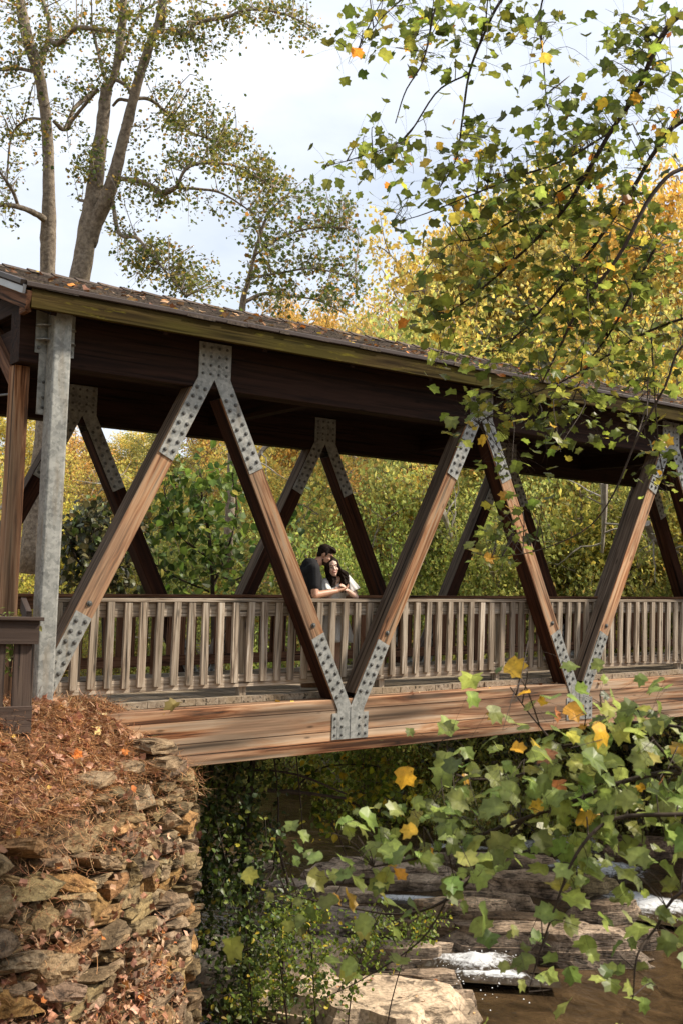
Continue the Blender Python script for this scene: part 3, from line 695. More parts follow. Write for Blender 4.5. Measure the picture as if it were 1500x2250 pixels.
def stone_blob(mb, c, ax, sx, sy, sz, tint, seed, sub=3, rough=.16, mat=0):
    """an irregular quarried block: rounded box with broken, layered faces; ax = 3x3 rows (along, out, up)"""
    n = 2*sub+1; u = np.linspace(-1, 1, n); V = []; F = []; idx = {}
    def vid(p):
        k = tuple(np.round(p, 4))
        if k not in idx: idx[k] = len(V); V.append(p)
        return idx[k]
    for a in range(3):
        for s in (-1, 1):
            for i in range(n-1):
                for j in range(n-1):
                    q = []
                    for di, dj in ((0,0),(1,0),(1,1),(0,1)):
                        p = [0, 0, 0]; p[a] = s; p[(a+1) % 3] = u[i+di]; p[(a+2) % 3] = u[j+dj]; q.append(vid(np.array(p, float)))
                    F.append(q if s > 0 else q[::-1])
    V = np.array(V); r = np.random.default_rng(seed)
    sph = V/np.linalg.norm(V, axis=1)[:, None]; k = .20; P = V*(1-k)+sph*1.22*k
    # plane cuts give chipped corners
    for _ in range(9):
        nrm = unit(r.normal(0, 1, 3)*np.array([1, 1, .8])); dd = r.uniform(.78, 1.05); e = P@nrm-dd; P = P-np.where(e > 0, e, 0)[:, None]*nrm
    ph = r.uniform(0, 50, 3)
    P = P + rough*np.stack([fbm(P[:, 1]*1.7+ph[0], P[:, 2]*2.4+ph[1], seed % 97), fbm(P[:, 0]*1.7+ph[1], P[:, 2]*2.4+ph[2], seed % 89), .7*fbm(P[:, 0]*1.9+ph[2], P[:, 1]*1.9+ph[0], seed % 83)], 1)*2
    # strata: ledges in height
    lay = np.floor(P[:, 2]*3.1+ph[0]); P[:, :2] *= (1+.035*np.sin(lay*12.9898+ph[1]*3))[:, None]
    P = P*np.array([sx, sy, sz])/2
    mb.add(np.asarray(c)+P@np.asarray(ax), np.array(F), tint, mat)
seg = WL[1:9, :]; dd = np.hypot(*np.diff(seg[:, :2], axis=0).T); cum = np.concatenate([[0], np.cumsum(dd)])
def wall_pt(u, v, out_=0.0):
    """u metres along the edge, v metres down"""
    u = np.clip(u, 0, cum[-1]-.001); i = int(np.searchsorted(cum, u, side='right')-1); t = (u-cum[i])/dd[i]
    p = seg[i]+t*(seg[i+1]-seg[i])
    def nrm(k):
        d = seg[min(k+1, len(seg)-1), :2]-seg[max(k, 0), :2]; d = d/np.hypot(*d); return np.array([-d[1], d[0]])
    k0 = nrm(i); k1 = nrm(min(i+1, len(seg)-2)); km = nrm(max(i-1, 0)); n_ = unit(km*(1-t)*.5+k0+k1*t*.5)
    if (n_@np.array([.6, -.8])) < 0: n_ = -n_
    bat = .055+.17*sstep(.8, 3.0, u)
    q = np.array([p[0]+n_[0]*(out_+bat*v), p[1]+n_[1]*(out_+bat*v), p[2]-v])
    d = seg[i+1, :2]-seg[i, :2]; d = d/np.hypot(*d)
    return q, np.array([d[0], d[1], 0]), np.array([n_[0], n_[1], .0])
wall = empty('stone_retaining_wall', tuple(wall_pt(3.0, 3.2)[0]), 'rough fieldstone retaining wall under pine straw bank at the end of the footbridge', 'wall')
us = np.arange(0, cum[-1], .12); vs_ = np.arange(-.12, 3.6, .12); mb = MB()
G = np.array([[wall_pt(u, v, -.07+.10*fbm(np.array(u*3.1), np.array(v*3.3), 4))[0] for v in vs_] for u in us])
nu, nv = len(us), len(vs_); i, j = np.meshgrid(np.arange(nu-1), np.arange(nv-1), indexing='ij'); a = (i*nv+j).ravel()
mb.add(G.reshape(-1, 3), np.stack([a, a+1, a+nv+1, a+nv], -1)); mb.build('mortar_core', MORTAR, wall, smooth=True)
mb = MB(); v = -.02; row = 0; rs = np.random.default_rng(21)
while v < 3.5:
    big = .75+.16*v
    h = rs.uniform(.075, .19)*big; u = rs.uniform(0, .1)
    while u < cum[-1]-.2:
        k_ = .92+.38*sstep(1.6, 3.6, u)+.15*sstep(4, 6, u); l_ = rs.uniform(.20, .66)*k_*(.7+.1*v)
        hh = h*rs.uniform(.7, 1.7)*(1+.25*(k_-1)); vv = v+h/2+rs.normal(0, .025)*k_
        leafy = u > 1.5 and fbm(np.array(u*.9+3), np.array(v*1.2), 12) > .17
        if not (v < .16 and u > 1.5 and rs.random() < .8) and not leafy and rs.random() > .04:
            c, d, n_ = wall_pt(u+l_/2, vv, rs.uniform(-.09, .04)*k_)
            tilt = rs.normal(0, .13)+.12*sstep(2, 4, u); up = np.array([0, 0, 1.]); al = d*math.cos(tilt)+up*math.sin(tilt)
            n2_ = unit(n_+al*rs.normal(0, .12)+up*rs.uniform(-.05, .25)); al = unit(al-n2_*(al@n2_)); u3 = np.cross(al, n2_); u3 = u3 if u3[2] > 0 else -u3
            tb_ = rs.uniform(.62, 1.25); tcol = np.array([1, rs.uniform(.90, 1.0), rs.uniform(.70, .98)])*tb_
            if rs.random() < .16: tcol *= np.array([1.25, 1.0, .72])
            stone_blob(mb, c, np.array([al, n2_, u3]), l_*1.05, rs.uniform(.22, .34)*k_, hh*1.04, tcol, int(rs.integers(1e6)), sub=4, rough=.13)
        u += l_*.97+rs.uniform(0, .03)
    v += h*.98; row += 1
mb.build('stone_courses', STONE, wall)
# loose capstones on the corner
for k, (px, py, Y, l_, h) in enumerate([(338, 1638, -.16, .52, .13), (350, 1678, -.24, .50, .15), (272, 1690, -.50, .34, .13), (196, 1722, -.95, .36, .16)]):
    mb = MB(); c = atY(px, py, Y); a_ = unit(np.array([.87, .40+.1*k, .04*(k-1)])); n_ = unit(np.array([.42, -.9, .0])); n_ = unit(n_-a_*(a_@n_)); u3 = np.cross(n_, a_); u3 = u3 if u3[2] > 0 else -u3
    stone_blob(mb, c, np.array([a_, n_, u3]), l_, .36, h, np.array([1.1, 1.05, .98]), 300+k, sub=4)
    mb.build('capstone', STONE, wall)

# ------------------------------------------------------------------ pine straw bank
def bank_z(x, y):
    dw, ze = wall_dist(x, y); return ze + (-.0-ze)*sstep(-.02, .78, dw) + .05*fbm(x*2.3, y*2.3, 6) + .02*fbm(x*9, y*9, 16)
STRAW_G = mat_plain('matted_straw_and_soil', (.085,.040,.020), .95, 0, .3, 22, .9, dist=.03, col2=(.21,.105,.05))
mb = MB(); V = []; us = np.arange(0, cum[-1], .07); ws = np.concatenate([[-.02], np.arange(.03, 2.6, .07)])
for u in us:
    q, d, n_ = wall_pt(u, 0)
    for w_ in ws: V.append([q[0]-n_[0]*w_, q[1]-n_[1]*w_, 0])
V = np.array(V); V[:, 1] = np.where(V[:, 1] > -.02, np.minimum(V[:, 1], .2), V[:, 1]); V[:, 2] = bank_z(V[:, 0], V[:, 1])
nu, nv = len(us), len(ws); i, j = np.meshgrid(np.arange(nu-1), np.arange(nv-1), indexing='ij'); a = (i*nv+j).ravel()
mb.add(V, np.stack([a, a+nv, a+nv+1, a+1], -1)); tag(mb.build('straw_covered_bank', STRAW_G, smooth=True), kind='structure')
STRAW = mat_leaf('pine_straw_needles', .1, .65)
def strands(mb, P, lens, wid, cols, flat=.25, mat=0, nrm=None):
    n = len(P); A = rng.normal(0, 1, (n, 3)); A[:, 2] *= flat; A = unit(A)
    B = unit(np.cross(A, [0, 0, 1.])+rng.normal(0, .4, (n, 3))*.5); bend = rng.normal(0, .16, (n, 1))*lens[:, None]; up = rng.normal(0.0, .06, (n, 1))*lens[:, None]
    K = 4; V = []
    for k in range(K):
        t = k/(K-1); c = P+A*(t*lens)[:, None]+B*bend*math.sin(t*math.pi)+np.array([0, 0, 1.])*up*math.sin(t*math.pi)
        wv = np.cross(A, [0, 0, 1.]); V += [c-wv*wid/2, c+wv*wid/2]
    V = np.stack(V, 1); base = (np.arange(n)*2*K)[:, None, None]; f = np.array([[2*k, 2*k+1, 2*k+3, 2*k+2] for k in range(K-1)])
    mb.add(V.reshape(-1, 3), (f[None]+base).reshape(-1, 4), np.repeat(cols, 2*K, 0), mat)
n = 46000; u = rng.uniform(0, 6.2, n); w_ = rng.uniform(0, 1.5, n)**1.15
P = np.array([[*(lambda q, n_: (q[0]-n_[0]*b, q[1]-n_[1]*b))(*[wall_pt(a_, 0)[k] for k in (0, 2)]), 0] for a_, b in zip(u, w_)])
P[:, 2] = bank_z(P[:, 0], P[:, 1])+rng.uniform(.0, .045, len(P)); keep = (P[:, 1] < -.02) | ((P[:, 1] < .2) & (P[:, 2] > -.10)); P = P[keep]; n = len(P)
mb = MB(); sc_ = palette(n, [(.40,.18,.07), (.54,.29,.12), (.22,.085,.035), (.62,.41,.22)], [4, 4, 3, 1.5])*(.95+1.3*fbm(P[:, 0]*2.2, P[:, 1]*2.2, 31))[:, None]
kp = fbm(P[:, 0]*1.6+9, P[:, 1]*1.6, 41) > -.20; P = P[kp]; sc_ = np.clip(sc_[kp], .01, .9); n = len(P)
strands(mb, P, rng.uniform(.08, .24, n), .005, sc_)
tag(mb.build('pine_straw', STRAW), 'reddish brown pine straw covering the bank above the stone wall', 'pine straw', kind='stuff')
# needles and leaves caught on the wall's ledges
mb = MB(); PL_ = []; PS_ = []
for _ in range(13000):
    u = rng.uniform(0, 5.6); v = rng.uniform(0, 3.3); q, d, n_ = wall_pt(u, v, rng.uniform(.03, .20))
    f = fbm(np.array(u*.9+3), np.array(v*1.2), 12); top = 1 if v < .35+.25*sstep(2, 4, u)+.35*fbm(np.array(u*2), np.array(0.), 3) else 0
    if top and rng.random() < .75: PS_.append(q)
    elif f > (.30 if u < 1.5 else .02) and rng.random() < .9: (PS_ if rng.random() < .45 else PL_).append(q)
    elif rng.random() < (.012 if u < 1.5 else .05): PL_.append(q)
PL_ = np.array(PL_); PS_ = np.array(PS_)
strands(mb, PS_, rng.uniform(.10, .20, len(PS_)), .0045, palette(len(PS_), [(.36,.16,.07), (.50,.27,.12), (.22,.09,.04), (.58,.38,.2)], [4, 4, 3, 2]), flat=.5)
leaves(mb, PL_, rng.uniform(.03, .085, len(PL_)), SMALL, palette(len(PL_), [(.28,.13,.07), (.40,.22,.13), (.17,.075,.04), (.5,.32,.2), (.45,.16,.04)], [4, 4, 3, 2, .6]), updir=(.4, -.6, .8), spread=.9, curl=.7, fold=.6)
n = 4200; u = rng.uniform(0, 6, n); w_ = rng.uniform(0, 1.5, n); P = []
for a_, b in zip(u, w_):
    q, d, n_ = wall_pt(a_, 0); P.append([q[0]-n_[0]*b, q[1]-n_[1]*b, 0])
P = np.array(P); P = P[P[:, 1] < -.03]; P[:, 2] = bank_z(P[:, 0], P[:, 1])+.03; n = len(P)
leaves(mb, P, rng.uniform(.035, .11, n), SMALL, palette(n, [(.30,.14,.08), (.50,.30,.19), (.18,.08,.045), (.55,.36,.24), (.60,.40,.10)], [4, 4, 3, 2, .4]), spread=.7, curl=.6, fold=.5)
tag(mb.build('leaf_litter', LEAF_DRY), 'dead brown leaves and needles caught on the ledges of the stone wall', 'leaf litter', kind='stuff')
for (px, py, c, s, lab) in ((155, 1659, (.75,.22,.03), .13, 'bright orange fallen leaf lying alone on the pine straw'), (263, 1660, (.72,.24,.05), .10, 'small orange fallen leaf on the straw close to the capstones'), (205, 1608, (.78,.55,.22), .11, 'pale yellow fallen leaf on the straw below the deck corner')):
    mb = MB(); best = None
    for Z in np.arange(-.9, .05, .01):
        q = atZ(px, py, Z); e = abs(float(bank_z(q[0], q[1]))-Z)
        if best is None or e < best[0]: best = (e, q)
    leaves(mb, [best[1]+np.array([0, 0, .04])], [s], TULIP, [c], spread=.25, updir=(-.3, -.5, .8)); tag(mb.build('fallen_leaf', LEAF_DRY), lab, 'leaf')
# small green weed on the wall
mb = MB(); q0, d, n_ = wall_pt(3.15, 1.55, .16)
for k, (px, py) in enumerate([(140, 2050), (150, 2062), (160, 2080), (168, 2098), (186, 2075), (196, 2092), (203, 2104), (172, 2036), (180, 2020), (156, 2045), (134, 2040)]):
    leaves(mb, [at(px, py, 9.6)], [.075], OVATE, [np.array((.12,.24,.03))*rng.uniform(.8, 1.3)], updir=(-.2, -.8, .5), spread=.3, droop=(0, 0, -1.5), aspect=.9)
tube(mb, [at(175, 2010, 9.72), at(160, 2050, 9.63), at(168, 2095, 9.62)], .003, 5, (.12,.16,.03)); tube(mb, [at(160, 2050, 9.63), at(200, 2100, 9.62)], .003, 5, (.12,.16,.03))
tag(mb.build('wall_weed', mat_leaf('weed_leaf', .3, .45)), 'small bright green weed sprouting between the wall stones', 'weed')

# ------------------------------------------------------------------ creek rocks
ROCK = mat_stone('layered_schist', [(.06,.045,.03), (.25,.19,.135), (.44,.35,.26), (.56,.47,.37)], scale=2.6, strata=4, rough=.7)
SAND = mat_stone('pale_bedrock', [(.34,.25,.17), (.50,.38,.26), (.60,.47,.33)], scale=2.6, strata=1.5)
def slab(name, px, py, l_, w_, h, ang, label, tint=(1, 1, 1), mat=ROCK, Z=None, tilt=0.0, seed=1, dZ=0.0, group='layered rocks in the creek'):
    Z = ZW if Z is None else Z; c = atZ(px, py, Z); r = np.random.default_rng(seed); mb = MB()
    lay = max(3, int(h/.05)); n = 40; th = np.linspace(0, 2*math.pi, n, endpoint=False)
    base = 1+.22*np.cos(th*2+r.uniform(0, 6))*0+sum(r.uniform(.04, .12)*np.cos(k*th+r.uniform(0, 6.28)) for k in (1, 2, 3, 5, 7))
    ca, sa = math.cos(ang), math.sin(ang); V = []; F = []
    rings = []
    for k in range(lay+1):
        f = k/lay; sc_ = (1.04-.30*f**1.6)+r.uniform(-.035, .035); sh = r.uniform(-.02, .02, 2)
        jit = base+.07*np.array([fbm(np.array(math.cos(a)*2.3+k*.7), np.array(math.sin(a)*2.3+k*1.3), seed) for a in th])
        x = np.cos(th)*l_/2*jit*sc_+sh[0]*l_; y = np.sin(th)*w_/2*jit*sc_+sh[1]*w_
        for top in ((0, 1) if 0 < k < lay else (0,)):      # two rings per layer make ledges
            z = -.25+(h+.25)*f+(.0 if not top else .004)+.02*h*np.sin(th*3+k)
            s2 = 1.0 if not top else 1-r.uniform(.01, .07)
            rings.append(np.stack([x*s2, y*s2, np.broadcast_to(z, x.shape)], 1))
    # top surface: shrinking rings with relief
    last = rings[-1]
    for f in (.82, .6, .38, .16):
        q = last.copy(); q[:, :2] *= f; q[:, 2] = last[:, 2]+.05*h+.10*h*fbm(q[:, 0]*1.6+seed, q[:, 1]*3.5, seed)+.03*r.random()*h; rings.append(q)
    A = np.concatenate(rings); A[:, 2] += A[:, 0]*tilt
    P = np.stack([A[:, 0]*ca-A[:, 1]*sa, A[:, 0]*sa+A[:, 1]*ca, A[:, 2]], 1)+np.array([c[0], c[1], Z+dZ])
    k = len(rings); i, j = np.meshgrid(np.arange(k-1), np.arange(n), indexing='ij'); a = i*n+j; b = i*n+(j+1) % n
    F = [np.stack([a, b, b+n, a+n], -1).reshape(-1, 4), np.array([[(k-1)*n+q for q in range(n)]])]
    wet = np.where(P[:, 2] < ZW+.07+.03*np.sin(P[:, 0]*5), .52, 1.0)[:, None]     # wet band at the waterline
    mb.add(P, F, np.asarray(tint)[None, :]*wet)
    o = mb.build(name, mat); o.data.transform(Matrix.Translation((-c[0], -c[1], -Z))); o.matrix_basis = Matrix.Translation((c[0], c[1], Z))
    return tag(o, label, 'rock', group)
AX = math.atan2(CR.y, CR.x)          # slabs lie roughly across the view
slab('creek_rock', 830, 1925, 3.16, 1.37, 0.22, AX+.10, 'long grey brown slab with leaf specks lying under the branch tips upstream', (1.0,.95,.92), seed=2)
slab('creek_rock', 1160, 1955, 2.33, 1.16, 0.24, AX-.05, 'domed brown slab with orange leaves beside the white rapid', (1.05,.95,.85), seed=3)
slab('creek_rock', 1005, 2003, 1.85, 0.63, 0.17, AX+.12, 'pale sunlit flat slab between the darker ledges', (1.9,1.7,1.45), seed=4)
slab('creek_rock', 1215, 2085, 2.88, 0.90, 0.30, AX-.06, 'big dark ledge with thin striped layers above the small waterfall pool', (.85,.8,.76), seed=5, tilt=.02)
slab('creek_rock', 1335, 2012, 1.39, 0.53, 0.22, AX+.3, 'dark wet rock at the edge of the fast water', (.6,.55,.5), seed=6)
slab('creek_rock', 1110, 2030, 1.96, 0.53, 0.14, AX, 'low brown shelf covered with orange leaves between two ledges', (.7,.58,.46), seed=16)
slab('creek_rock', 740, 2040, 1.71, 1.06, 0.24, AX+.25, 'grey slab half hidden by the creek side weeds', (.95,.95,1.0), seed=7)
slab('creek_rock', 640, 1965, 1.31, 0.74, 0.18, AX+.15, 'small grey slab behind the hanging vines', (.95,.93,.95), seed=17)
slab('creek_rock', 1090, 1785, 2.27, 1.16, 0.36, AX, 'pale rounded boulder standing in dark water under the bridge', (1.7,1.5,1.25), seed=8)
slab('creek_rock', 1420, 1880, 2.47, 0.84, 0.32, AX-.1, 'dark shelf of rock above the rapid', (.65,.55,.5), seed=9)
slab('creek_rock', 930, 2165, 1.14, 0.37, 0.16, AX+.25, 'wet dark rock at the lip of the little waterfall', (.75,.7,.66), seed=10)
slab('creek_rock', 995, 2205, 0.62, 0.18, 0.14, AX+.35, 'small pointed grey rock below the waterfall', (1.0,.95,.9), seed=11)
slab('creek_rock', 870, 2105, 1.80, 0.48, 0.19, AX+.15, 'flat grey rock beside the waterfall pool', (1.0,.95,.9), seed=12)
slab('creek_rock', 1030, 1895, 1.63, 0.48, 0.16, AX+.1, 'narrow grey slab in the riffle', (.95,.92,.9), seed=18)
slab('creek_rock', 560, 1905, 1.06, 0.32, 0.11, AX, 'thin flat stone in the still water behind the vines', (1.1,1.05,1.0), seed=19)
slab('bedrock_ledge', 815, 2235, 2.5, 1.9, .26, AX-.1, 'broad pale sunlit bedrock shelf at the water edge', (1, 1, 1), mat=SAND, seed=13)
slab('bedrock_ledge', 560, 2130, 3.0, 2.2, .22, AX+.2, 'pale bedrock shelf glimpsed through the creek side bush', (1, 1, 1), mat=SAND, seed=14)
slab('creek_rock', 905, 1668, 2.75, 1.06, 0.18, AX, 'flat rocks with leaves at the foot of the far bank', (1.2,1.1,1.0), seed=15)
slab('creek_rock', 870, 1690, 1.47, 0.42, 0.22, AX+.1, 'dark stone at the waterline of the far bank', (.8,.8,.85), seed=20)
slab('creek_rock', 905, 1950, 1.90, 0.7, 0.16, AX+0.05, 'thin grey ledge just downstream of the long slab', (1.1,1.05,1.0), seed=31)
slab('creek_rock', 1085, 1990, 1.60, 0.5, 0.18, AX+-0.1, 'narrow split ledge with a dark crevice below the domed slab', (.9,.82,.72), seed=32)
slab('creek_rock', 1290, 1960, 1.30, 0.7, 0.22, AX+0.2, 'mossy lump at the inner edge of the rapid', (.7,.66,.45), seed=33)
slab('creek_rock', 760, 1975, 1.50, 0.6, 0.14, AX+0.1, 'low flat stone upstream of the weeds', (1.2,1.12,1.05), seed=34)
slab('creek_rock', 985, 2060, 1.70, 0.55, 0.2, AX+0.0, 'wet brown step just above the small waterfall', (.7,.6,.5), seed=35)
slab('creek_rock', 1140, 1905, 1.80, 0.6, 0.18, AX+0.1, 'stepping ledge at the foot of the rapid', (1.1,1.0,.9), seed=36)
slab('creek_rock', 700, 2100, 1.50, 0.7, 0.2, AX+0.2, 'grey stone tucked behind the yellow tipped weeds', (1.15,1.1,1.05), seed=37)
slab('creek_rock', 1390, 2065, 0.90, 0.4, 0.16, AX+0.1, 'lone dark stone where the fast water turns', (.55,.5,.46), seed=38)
mb = MB(); n = 1500                                      # leaves stranded on the rocks
px = np.concatenate([rng.normal(1160, 110, n//2), rng.normal(1000, 190, n-n//2)]); py = np.concatenate([rng.normal(2020, 30, n//2), rng.normal(2000, 70, n-n//2)])
P = np.array([atZ(a, b, ZW+.40) for a, b in zip(px, py)])
bpy.context.view_layer.update(); dg = bpy.context.evaluated_depsgraph_get()
keep = []
for q in P:
    hit, loc, nr, idx, ob, mtx = sc.ray_cast(dg, Vector((q[0], q[1], -2.9)), Vector((0, 0, -1)), distance=2)
    if hit and ob.name.startswith(('rock', 'bedrock')) and nr.z > .5: keep.append([loc.x, loc.y, loc.z+.012])
P = np.array(keep); n = len(P); leaves(mb, P, rng.uniform(.04, .08, n), SMALL, palette(n, [(.45,.22,.10), (.55,.33,.16), (.30,.12,.06)], [3, 3, 2]), spread=.4)
n = 6000; x = rng.uniform(10, 26, n); y = rng.uniform(6, 26, n); z = ground_z(x, y); k = z > ZW+.05; P = np.stack([x, y, z+.03], 1)[k]
leaves(mb, P, rng.uniform(.07, .14, len(P)), KITE, palette(len(P), [BRN, TAN, ORG], [3, 3, 1]), spread=.5)
tag(mb.build('stranded_leaves', LEAF_DRY), 'small orange brown leaves stranded on the creek rocks and far bank', 'fallen leaves', kind='stuff')
# white water
def mat_foam():
    m, t, o = newmat('white_water'); lk = t.links.new
    mpn = coords(t, (1, 1, 1), False); n1 = N_(t, 'ShaderNodeTexNoise'); n1.inputs['Scale'].default_value = 7; n1.inputs['Detail'].default_value = 8; n1.inputs['Roughness'].default_value = .75; n1.inputs['Distortion'].default_value = 1.2; lk(mpn.outputs[0], n1.inputs['Vector'])
    at_ = N_(t, 'ShaderNodeAttribute', attribute_name='tint'); sx = N_(t, 'ShaderNodeSeparateColor'); lk(at_.outputs['Color'], sx.inputs[0])
    ad = N_(t, 'ShaderNodeMath', operation='ADD'); lk(n1.outputs['Fac'], ad.inputs[0]); lk(sx.outputs[0], ad.inputs[1])
    r = ramp(t, [(.86, g(0)), (1.0, g(1))]); sb = N_(t, 'ShaderNodeMath', operation='MULTIPLY'); sb.inputs[1].default_value = .8; lk(ad.outputs[0], sb.inputs[0]); lk(sb.outputs[0], r.inputs[0])
    r.color_ramp.elements[0].position = .62; r.color_ramp.elements[1].position = .80
    p = N_(t, 'ShaderNodeBsdfPrincipled'); p.inputs['Roughness'].default_value = .6; p.inputs['Base Color'].default_value = (.72, .74, .76, 1)
    wt = N_(t, 'ShaderNodeBsdfPrincipled'); wt.inputs['Roughness'].default_value = .1; wt.inputs['Base Color'].default_value = (.05, .035, .02, 1)
    bm = N_(t, 'ShaderNodeBump'); bm.inputs['Strength'].default_value = .8; bm.inputs['Distance'].default_value = .04; lk(n1.outputs['Fac'], bm.inputs['Height']); lk(bm.outputs[0], p.inputs['Normal']); lk(bm.outputs[0], wt.inputs['Normal'])
    ms = N_(t, 'ShaderNodeMixShader'); lk(r.outputs[0], ms.inputs[0]); lk(wt.outputs[0], ms.inputs[1]); lk(p.outputs[0], ms.inputs[2]); lk(ms.outputs[0], o.inputs[0]); return m
FOAM = mat_foam()
mb = MB()
for (px, py, l_, w_, a_, hgt, seed) in ((1240, 1860, 3.6, 2.6, AX+.2, .34, 1), (1310, 1912, 3.2, 1.9, AX-.3, .30, 2), (1045, 2112, 1.7, 1.2, AX+.1, .16, 3), (1430, 1985, 3.4, 2.0, AX-.5, .10, 4), (1000, 1862, 2.4, .8, AX, .05, 5), (900, 1975, 3.0, .6, AX, .04, 6), (1090, 2140, 1.7, .55, AX-.1, .04, 7), (960, 2095, .7, .4, AX, .18, 8)):
    c = atZ(px, py, ZW+.02); xs = np.linspace(-1, 1, 26); X, Y = np.meshgrid(xs, xs, indexing='ij'); A_ = np.arctan2(Y, X); R_ = np.hypot(X, Y)*(1+.35*np.sin(A_*3+seed)*.6+.5*fbm(np.cos(A_)*2.5+seed, np.sin(A_)*2.5, seed)+.25)
    fall = np.clip(1-R_, 0, 1); Z = ZW+.012+hgt*fall*(.4+1.6*np.abs(fbm(X*3+seed, Y*3, seed)))+.02*fall; Z = np.where(R_ > .96, ZW-.03, Z)
    ca, sa = math.cos(a_), math.sin(a_); x = X*l_/2; y = Y*w_/2; nn = 26
    V = np.stack([c[0]+x*ca-y*sa, c[1]+x*sa+y*ca, Z], -1).reshape(-1, 3); i, j = np.meshgrid(np.arange(nn-1), np.arange(nn-1), indexing='ij'); a = (i*nn+j).ravel()
    mb.add(V, np.stack([a, a+nn, a+nn+1, a+1], -1), np.repeat((.62*fall.reshape(-1)**.6)[:, None], 3, 1))
for _ in range(160):                                    # droplets
    c = atZ(rng.normal(1060, 55), rng.normal(2120, 35), ZW+.03); r = rng.uniform(.006, .014)
    mb.add(c+np.array([[r,0,0],[0,r,0],[-r,0,0],[0,-r,0],[0,0,r]]), np.array([[0,1,4],[1,2,4],[2,3,4],[3,0,4]]), (1, 1, 1))
tag(mb.build('white_water', FOAM, smooth=True), 'white foaming water tumbling between the creek rocks', 'white water', kind='stuff')
# ------------------------------------------------------------------ vegetation
BARK = mat_plain('grey_brown_bark', (.13,.10,.075), .95, 0, .3, 14, .9, dist=.03, col2=(.34,.28,.21))
BARK_D = mat_plain('dark_twig_bark', (.028,.018,.013), .85, 0, .3, 20, .4, col2=(.06,.042,.03))
BARK_P = mat_plain('pale_bark', (.30,.26,.21), .9, 0, .3, 10, .5, dist=.02, col2=(.5,.45,.38))
LEAF_FAR = mat_leaf('autumn_leaf', .42, .6, objcol=True, spec=.2)
LEAF_TREE = mat_leaf('tulip_tree_leaf', .40, .5)
LEAF_NEAR = mat_leaf('big_tulip_leaf', .50, .42, spec=.4, veins=True)
LEAF_DARK = mat_leaf('shade_leaf', .25, .45)
def branch(r, p, d, L_, n, curl=.25, up=0.0):
    pts = [p]; d = unit(d)
    for _ in range(n):
        d = unit(d+r.normal(0, curl, 3)+np.array([0, 0, up])); p = p+d*L_/n; pts.append(p)
    return np.array(pts)
def forest_meshes(seed, H, W_, nleaf, cols, wts, lsz, pale=.3, low=.12):
    """a broadleaf tree of height H and crown width W_: bark mesh and crown mesh"""
    r = np.random.default_rng(seed); bm_ = MB(); lm = MB(); tips = []
    tr = branch(r, np.zeros(3), np.array([0, 0, 1.]), H*.85, 9, .07, .15); tube(bm_, tr, np.linspace(.022*H, .006*H, 10), 7, mat=0)
    nl = 26
    for k in range(nl):
        f = low+(.95-low)*k/nl; i = f*9; a = tr[int(i)]+(tr[min(int(i)+1, 9)]-tr[int(i)])*(i-int(i)); th = k*2.4+r.uniform(-.4, .4)
        prof = math.sin(math.pi*min(1, (f-low*.5)/(1-low*.5)*.86+.12))**.7
        L_ = W_*.5*prof*r.uniform(.75, 1.15); lb = branch(r, a, np.array([math.cos(th), math.sin(th), .35+.5*f]), L_, 6, .22, .06)
        mt = 1 if r.random() < pale else 0; tube(bm_, lb, np.linspace(.0065*H, .0015*H, 7), 5, mat=mt)
        for j in range(1, 7):
            for q in range(2):
                tw = branch(r, lb[j], r.normal(0, 1, 3)+unit(lb[j]-a)*.8, L_*.32*r.uniform(.6, 1.2), 3, .3)
                tube(bm_, tw, [.0022*H, .0015*H, .001*H, .0006*H], 3, mat=mt, cap=False); tips.append(tw)
    tips = np.array(tips)                             # (m,4,3)
    k = nleaf; a = r.integers(0, len(tips), k); s = r.integers(1, 4, k)
    P = tips[a, s]+r.normal(0, .028*W_, (k, 3))
    clump = 1+.30*(r.random(len(tips))-.5)*2
    T = np.array(cols)[r.choice(len(cols), k, p=np.array(wts)/sum(wts))]*(clump[a]*(1+r.normal(0, .2, k)))[:, None]
    leaves(lm, P, lsz*r.uniform(.6, 1.3, k), KITE, np.clip(T, .005, .9), spread=1.1, updir=(0, -.2, .6))
    return bm_.mesh('tree_wood', [BARK, BARK_P]), lm.mesh('tree_leaves', LEAF_FAR)
def big_forest_tree(name, bm_, lm, loc, s, rz_, color, label, group='trees on the far wooded hillside'):
    o = empty(name, (0, 0, 0), label, 'tree', group)
    o.location = loc; o.scale = (s[0], s[0], s[1]); o.rotation_euler = (0, 0, rz_)
    for nm, me in (('trunk', bm_), ('crown', lm)):
        c = D.objects.new(nm, me); COL.objects.link(c); c.parent = o; c.color = (*color, 1)
    return o
M_ROUND = forest_meshes(1, 12, 9, 30000, [(.60,.53,.15), (.52,.50,.16), (.60,.47,.14), (.32,.34,.10)], [4, 4, 2, 2], .135, .35)
M_TALL = forest_meshes(2, 15, 8, 30000, [(.58,.50,.16), (.46,.45,.15), (.26,.30,.09), (.60,.42,.12)], [4, 4, 3, 1], .135, .4, low=.06)
M_BUSHY = forest_meshes(3, 8, 8, 26000, [(.60,.55,.13), (.48,.49,.13), (.30,.34,.09), (.55,.38,.10)], [4, 4, 3, 1], .11, .5, low=.02)
M_OPEN = forest_meshes(4, 13, 9, 15000, [(.62,.50,.16), (.60,.40,.14), (.55,.52,.18), (.42,.40,.12)], [4, 2, 3, 2], .135, .8, low=.08)
KIND = {'round': M_ROUND, 'tall': M_TALL, 'bushy': M_BUSHY, 'open': M_OPEN}; HGT = {'round': 11.8, 'tall': 14.6, 'bushy': 7.9, 'open': 12.8}
YC = {'gold': (1.0,.92,.70), 'yellow': (1.05,1.0,.85), 'green': (.66,.78,.66), 'olive': (.78,.82,.80), 'orange': (1.06,.80,.64), 'dark': (.28,.42,.42)}
